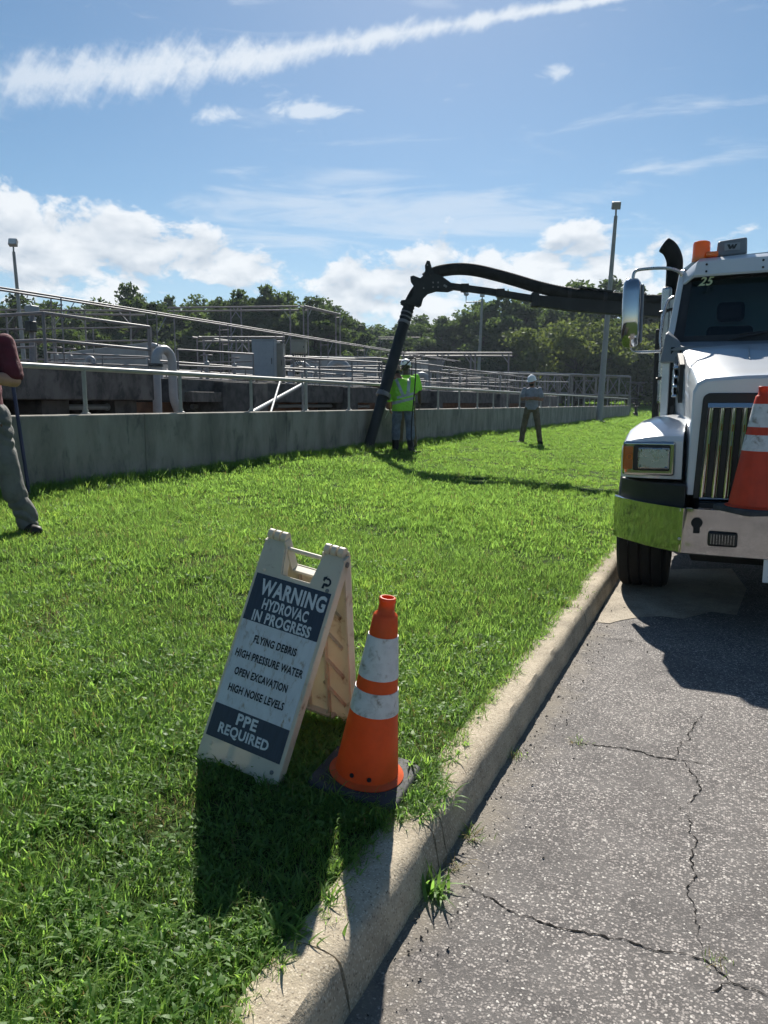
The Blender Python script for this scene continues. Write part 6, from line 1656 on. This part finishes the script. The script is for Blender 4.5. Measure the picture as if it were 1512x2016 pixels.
# runners creeping over the kerb top
for _ in range(900):
    y = rn.uniform(1.1, 12) ; x = -.985 + abs(rn.gauss(0, .035)) * (1.3 if pnoise(0, y, 1.3, 4) > .1 else .4)
    if x < -.88: put(x, y, rn.choice(['fine', 'fine', 'crab', 'dry']), rn.uniform(.5, .95), z=.135, tilt=.35)
for _ in range(260):
    y = rn.uniform(5, 58); put(-.97 + rn.gauss(0, .02), y, 'far', rn.uniform(.5, .9), z=.13)

def scatter(name, P_, Rt, Sc, Ix, coll):
    me = bpy.data.meshes.new(name); me.from_pydata(P_, [], [])
    for nm, ty, key, dat in (('rot', 'FLOAT_VECTOR', 'vector', np.array(Rt).ravel()), ('scl', 'FLOAT', 'value', np.array(Sc)), ('idx', 'INT', 'value', np.array(Ix))):
        at = me.attributes.new(nm, ty, 'POINT'); at.data.foreach_set(key, dat.astype(np.int32 if ty == 'INT' else np.float32))
    o = link(name, me); tag(o, kind='stuff')
    g = bpy.data.node_groups.new(name + '_scatter', 'GeometryNodeTree')
    g.interface.new_socket('Geometry', in_out='INPUT', socket_type='NodeSocketGeometry'); g.interface.new_socket('Geometry', in_out='OUTPUT', socket_type='NodeSocketGeometry')
    N_ = g.nodes.new; gi, go = N_('NodeGroupInput'), N_('NodeGroupOutput'); ins = N_('GeometryNodeInstanceOnPoints'); ci = N_('GeometryNodeCollectionInfo')
    ci.inputs['Collection'].default_value = coll; ci.inputs['Separate Children'].default_value = True; ci.inputs['Reset Children'].default_value = True
    def attr(nm, ty):
        a = N_('GeometryNodeInputNamedAttribute'); a.data_type = ty; a.inputs['Name'].default_value = nm; return a.outputs[0]
    L_ = g.links.new
    L_(gi.outputs[0], ins.inputs['Points']); L_(ci.outputs[0], ins.inputs['Instance']); ins.inputs['Pick Instance'].default_value = True
    L_(attr('idx', 'INT'), ins.inputs['Instance Index']); L_(attr('scl', 'FLOAT'), ins.inputs['Scale'])
    e2r = N_('FunctionNodeEulerToRotation'); L_(attr('rot', 'FLOAT_VECTOR'), e2r.inputs[0]); L_(e2r.outputs[0], ins.inputs['Rotation'])
    L_(ins.outputs[0], go.inputs[0])
    md = o.modifiers.new('scatter', 'NODES'); md.node_group = g
    return o

scatter('grass', P_, Rt, Sc, Ix, tufts)

# weeds growing out of the gutter joint and over the kerb
def weed(label, x, y, z, n, l0, l1, w0, w1, spread, m='weed', dry=0.0, lean=(.2, 1.1)):
    mb, T_ = MB(), []
    for _ in range(n):
        blade(mb, (rn.gauss(0, spread), rn.gauss(0, spread), 0), rn.uniform(0, 2 * PI), rn.uniform(l0, l1), rn.uniform(w0, w1), rn.uniform(.5, 1.5), rn.uniform(*lean), 1.2 if rn.random() < dry else rn.uniform(.2, 1.0), T_, 6)
    o = thing('weed', label, 'weed', (x, y, z)); c = link('leaf_blades', tinted(mb, T_, 'leaf_blades', M[m]), o); c['kind'] = 'stuff'; return o

q = on_road(850, 1760); weed('bright green leafy weed growing from the foot of the kerb', q.x, q.y, 0, 46, .06, .125, .007, .013, .022)
q = on_road(905, 1640); weed('small pale weed rooted at the cracked kerb joint', -.78, q.y, 0, 60, .03, .07, .002, .005, .035, 'grass', .25)
q = on_road(880, 1705); weed('dry straw tuft between the two kerb weeds', -.77, q.y, 0, 22, .05, .11, .0015, .003, .03, 'grass', .9, (.7, 1.5))
q = on_road(1010, 1490); weed('brownish grass tuft at the kerb beside the long crack', -.775, q.y, 0, 40, .03, .07, .002, .004, .03, 'grass', .5)
q = on_road(1138, 1463); weed('little grass tuft sprouting from the start of the long crack', q.x, q.y, 0, 34, .02, .045, .002, .004, .03, 'grass', .3)
q = on_road(1405, 1895); weed('tiny grass tuft growing in the crossing of the cracks', q.x, q.y, 0, 24, .02, .04, .0015, .003, .02, 'grass', .4)
weed('broad leaf seedling hanging over the sunlit patch of kerb', -.955, 1.83, .13, 14, .04, .075, .012, .018, .012, lean=(.6, 1.3))
weed('leafy weed cluster where the grass meets the near kerb end', -1.03, 1.62, .135, 40, .05, .10, .010, .016, .05)


# ---- trees
def make_tree(seed, h, w, leaf, nleaf, low=.18, m='leaf'):
    r = random.Random(seed); tr = MB(); tips = []
    n = 7; trunk = [Vector((r.gauss(0, .02) * h * i / n, r.gauss(0, .02) * h * i / n, h * .82 * i / n)) for i in range(n + 1)]
    tr.tube(trunk, [.030 * h * (1 - i / (n + 1.5)) + .02 for i in range(n + 1)], 8)
    for k in range(15):
        t = low + (.98 - low) * (k + r.random()) / 15; i = min(n - 1, int(t * n)); p0 = trunk[i].lerp(trunk[i + 1], t * n - i)
        g = k * 2.4 + r.uniform(-.4, .4); prof = math.sin(PI * min(1, .18 + .80 * (t - low) / (1 - low))) ** .7
        ln = w * .5 * prof * r.uniform(.72, 1.18); rise = r.uniform(.1, .55) * (1.1 - t * .3)
        p1 = p0 + Vector((math.cos(g) * ln * .55, math.sin(g) * ln * .55, ln * rise * .6)); p2 = p0 + Vector((math.cos(g) * ln, math.sin(g) * ln, ln * rise))
        tr.tube([p0, p1, p2], [.011 * h * (1 - t * .6), .007 * h * (1 - t * .6), .012], 5)
        tips += [(p2, 1.0), (p1.lerp(p2, .5), .9)]
        for j in range(3):
            q = p1.lerp(p2, r.random()) + Vector((r.gauss(0, 1), r.gauss(0, 1), r.gauss(.3, .6))) * (w * .085)
            tr.tube([p1, q], [.004 * h, .008], 4, cap=False); tips.append((q, .85))
    tips.append((trunk[-1] + Vector((0, 0, h * .10)), 1.1)); tips.append((trunk[-1] + Vector((r.gauss(0, .03) * w, r.gauss(0, .03) * w, h * .04)), 1.2))
    R_ = np.random.default_rng(seed); T_ = []; vs = []; fs = []
    per = nleaf // len(tips)
    for p, s in tips:
        sg = w * .062 * s * r.uniform(.75, 1.3); base = r.uniform(.15, .75)
        c = R_.normal(size=(per, 3)); c /= np.linalg.norm(c, axis=1)[:, None]; c *= (sg * 1.75 * R_.random(per)[:, None] ** .45); c[:, 2] *= .72; c += np.array(p)
        ax = R_.normal(size=(per, 3)); ax /= np.linalg.norm(ax, axis=1)[:, None]; b2 = np.cross(ax, R_.normal(size=(per, 3))); b2 /= np.linalg.norm(b2, axis=1)[:, None]
        L_ = leaf * R_.uniform(.6, 1.3, per)[:, None]
        o = len(vs)
        q = np.stack([c - ax * L_ * .5, c + b2 * L_ * .30, c + ax * L_ * .5, c - b2 * L_ * .30], 1).reshape(-1, 3)
        vs += [tuple(x) for x in q]; fs += [(o + 4 * i, o + 4 * i + 1, o + 4 * i + 2, o + 4 * i + 3) for i in range(per)]
        T_ += [min(1.0, max(0, base + x)) for x in np.repeat(R_.normal(0, .18, per), 4)]
    cr = MB(); cr.v, cr.f, cr.m = vs, fs, [0] * len(fs)
    crown = tinted(cr, T_, 'crown', M[m]); crown.polygons.foreach_set('use_smooth', [False] * len(crown.polygons))
    return tr.mesh('trunk', M['bark'], smooth=60), crown

protos = [make_tree(100 + i, 12, (9, 7.5, 10, 8, 8.5)[i], .42, 11000, (.10, .2, .08, .14, .25)[i], 'leaf') for i in range(5)]
protos_broad = [make_tree(200 + i, 9, 15, .42, 15000, .06, 'leaf2') for i in range(2)]

def tree(label, px, ytop, t, kind, wscale=1.0, broad=False, group='trees beyond the basins'):
    pr = (protos_broad if broad else protos)[kind]; top = WD(px, ytop, t); base = 1.0
    hh = (top.z - base) / ((9 if broad else 12) * .93)
    o = thing('tree', label, 'tree', (top.x, top.y, base), (0, 0, rn.uniform(0, 6.28)), group); o.scale = (hh * wscale, hh * wscale, hh)
    link('trunk', pr[0], o); c = link('crown', pr[1], o)
    return o

TL = 'dark leafy tree in the row beyond the basins'
row = [(-40, 590, 62, 0, 1.2), (30, 586, 60, 2, 1.1), (90, 600, 66, 1, 1.2), (150, 612, 72, 3, 1.2), (200, 600, 78, 4, 1.1), (246, 566, 66, 1, .95), (290, 606, 74, 0, 1.2), (335, 590, 80, 3, .9), (390, 592, 76, 4, 1.1),
       (430, 596, 70, 2, 1.0), (475, 580, 72, 0, 1.0), (522, 570, 70, 3, 1.0), (565, 584, 72, 2, 1.1), (612, 592, 68, 1, 1.1), (648, 620, 74, 4, 1.1),
       (700, 640, 110, 0, 1.5), (745, 646, 118, 2, 1.6), (790, 642, 112, 3, 1.4), (835, 628, 96, 1, 1.4), (872, 630, 88, 0, 1.3), (915, 622, 92, 4, 1.3), (950, 600, 86, 2, 1.2), (995, 580, 80, 3, 1.05), (1040, 592, 84, 0, 1.1),
       (1105, 574, 92, 1, 1.25), (1150, 566, 86, 4, 1.2), (1200, 556, 84, 2, 1.2), (1250, 570, 88, 3, 1.3), (1300, 590, 86, 0, 1.3), (1350, 600, 90, 1, 1.3), (1420, 600, 95, 2, 1.3), (1500, 590, 95, 3, 1.3), (1580, 600, 95, 1, 1.3), (-110, 590, 66, 4, 1.2)]
OWN = {246: 'tree whose lone crown rises above the left pipe gantry', 522: 'tallest tree behind the big blue grey cabinet', 612: 'tree behind the tall pipe portal and the beige panel box', 995: 'tree just right of the light pole with two lamps',
       1200: 'tree behind the boom and the tall leaning light pole', 30: 'tree behind the slim light pole and corner handrail'}
for px, yt, t, k, ws in row: tree(OWN.get(px, TL), px, yt, t, k, ws)
for i, px in enumerate(range(-60, 670, 48)):
    tree('dark tree crowded into the second row behind the left basins', px + rn.uniform(-14, 14), rn.uniform(598, 632), 80 + 10 * rn.random(), (i * 2 + 1) % 5, 1.25, group='second row of trees behind the left basins')
# second, lower row that closes the gaps
for i, px in enumerate(range(-90, 1500, 58)):
    tree('low bushy tree filling the gap between taller ones', px + rn.uniform(-18, 18), rn.uniform(655, 690) if px < 660 or px > 900 else rn.uniform(668, 690), 84 + 14 * rn.random() if px < 660 else 100 + 18 * rn.random(), i % 5, 2.1, group='low trees behind the basins')
tree('broad pale green tree spreading low behind the truss bridges', 1135, 640, 74, 0, 1.05, True)
tree('broad pale green tree half hidden by the truck mirror', 1262, 655, 78, 1, 1.1, True)
tree('smaller broad tree left of the pale spreading one', 1045, 672, 80, 1, .8, True)


# ------------------------------------------------------------------ summer haze
hzm = bpy.data.materials.new('haze_air'); hzm.use_nodes = True; hn = hzm.node_tree; hn.nodes.clear()
ho = hn.nodes.new('ShaderNodeOutputMaterial'); hv = hn.nodes.new('ShaderNodeVolumePrincipled')
hv.inputs['Color'].default_value = (.68, .82, .98, 1); hv.inputs['Density'].default_value = .00030; hv.inputs['Anisotropy'].default_value = .3
hn.links.new(hv.outputs[0], ho.inputs['Volume'])
tag(MB().bb(-170, 150, -60, 190, -1.4, 22).build('haze', hzm), kind='stuff')
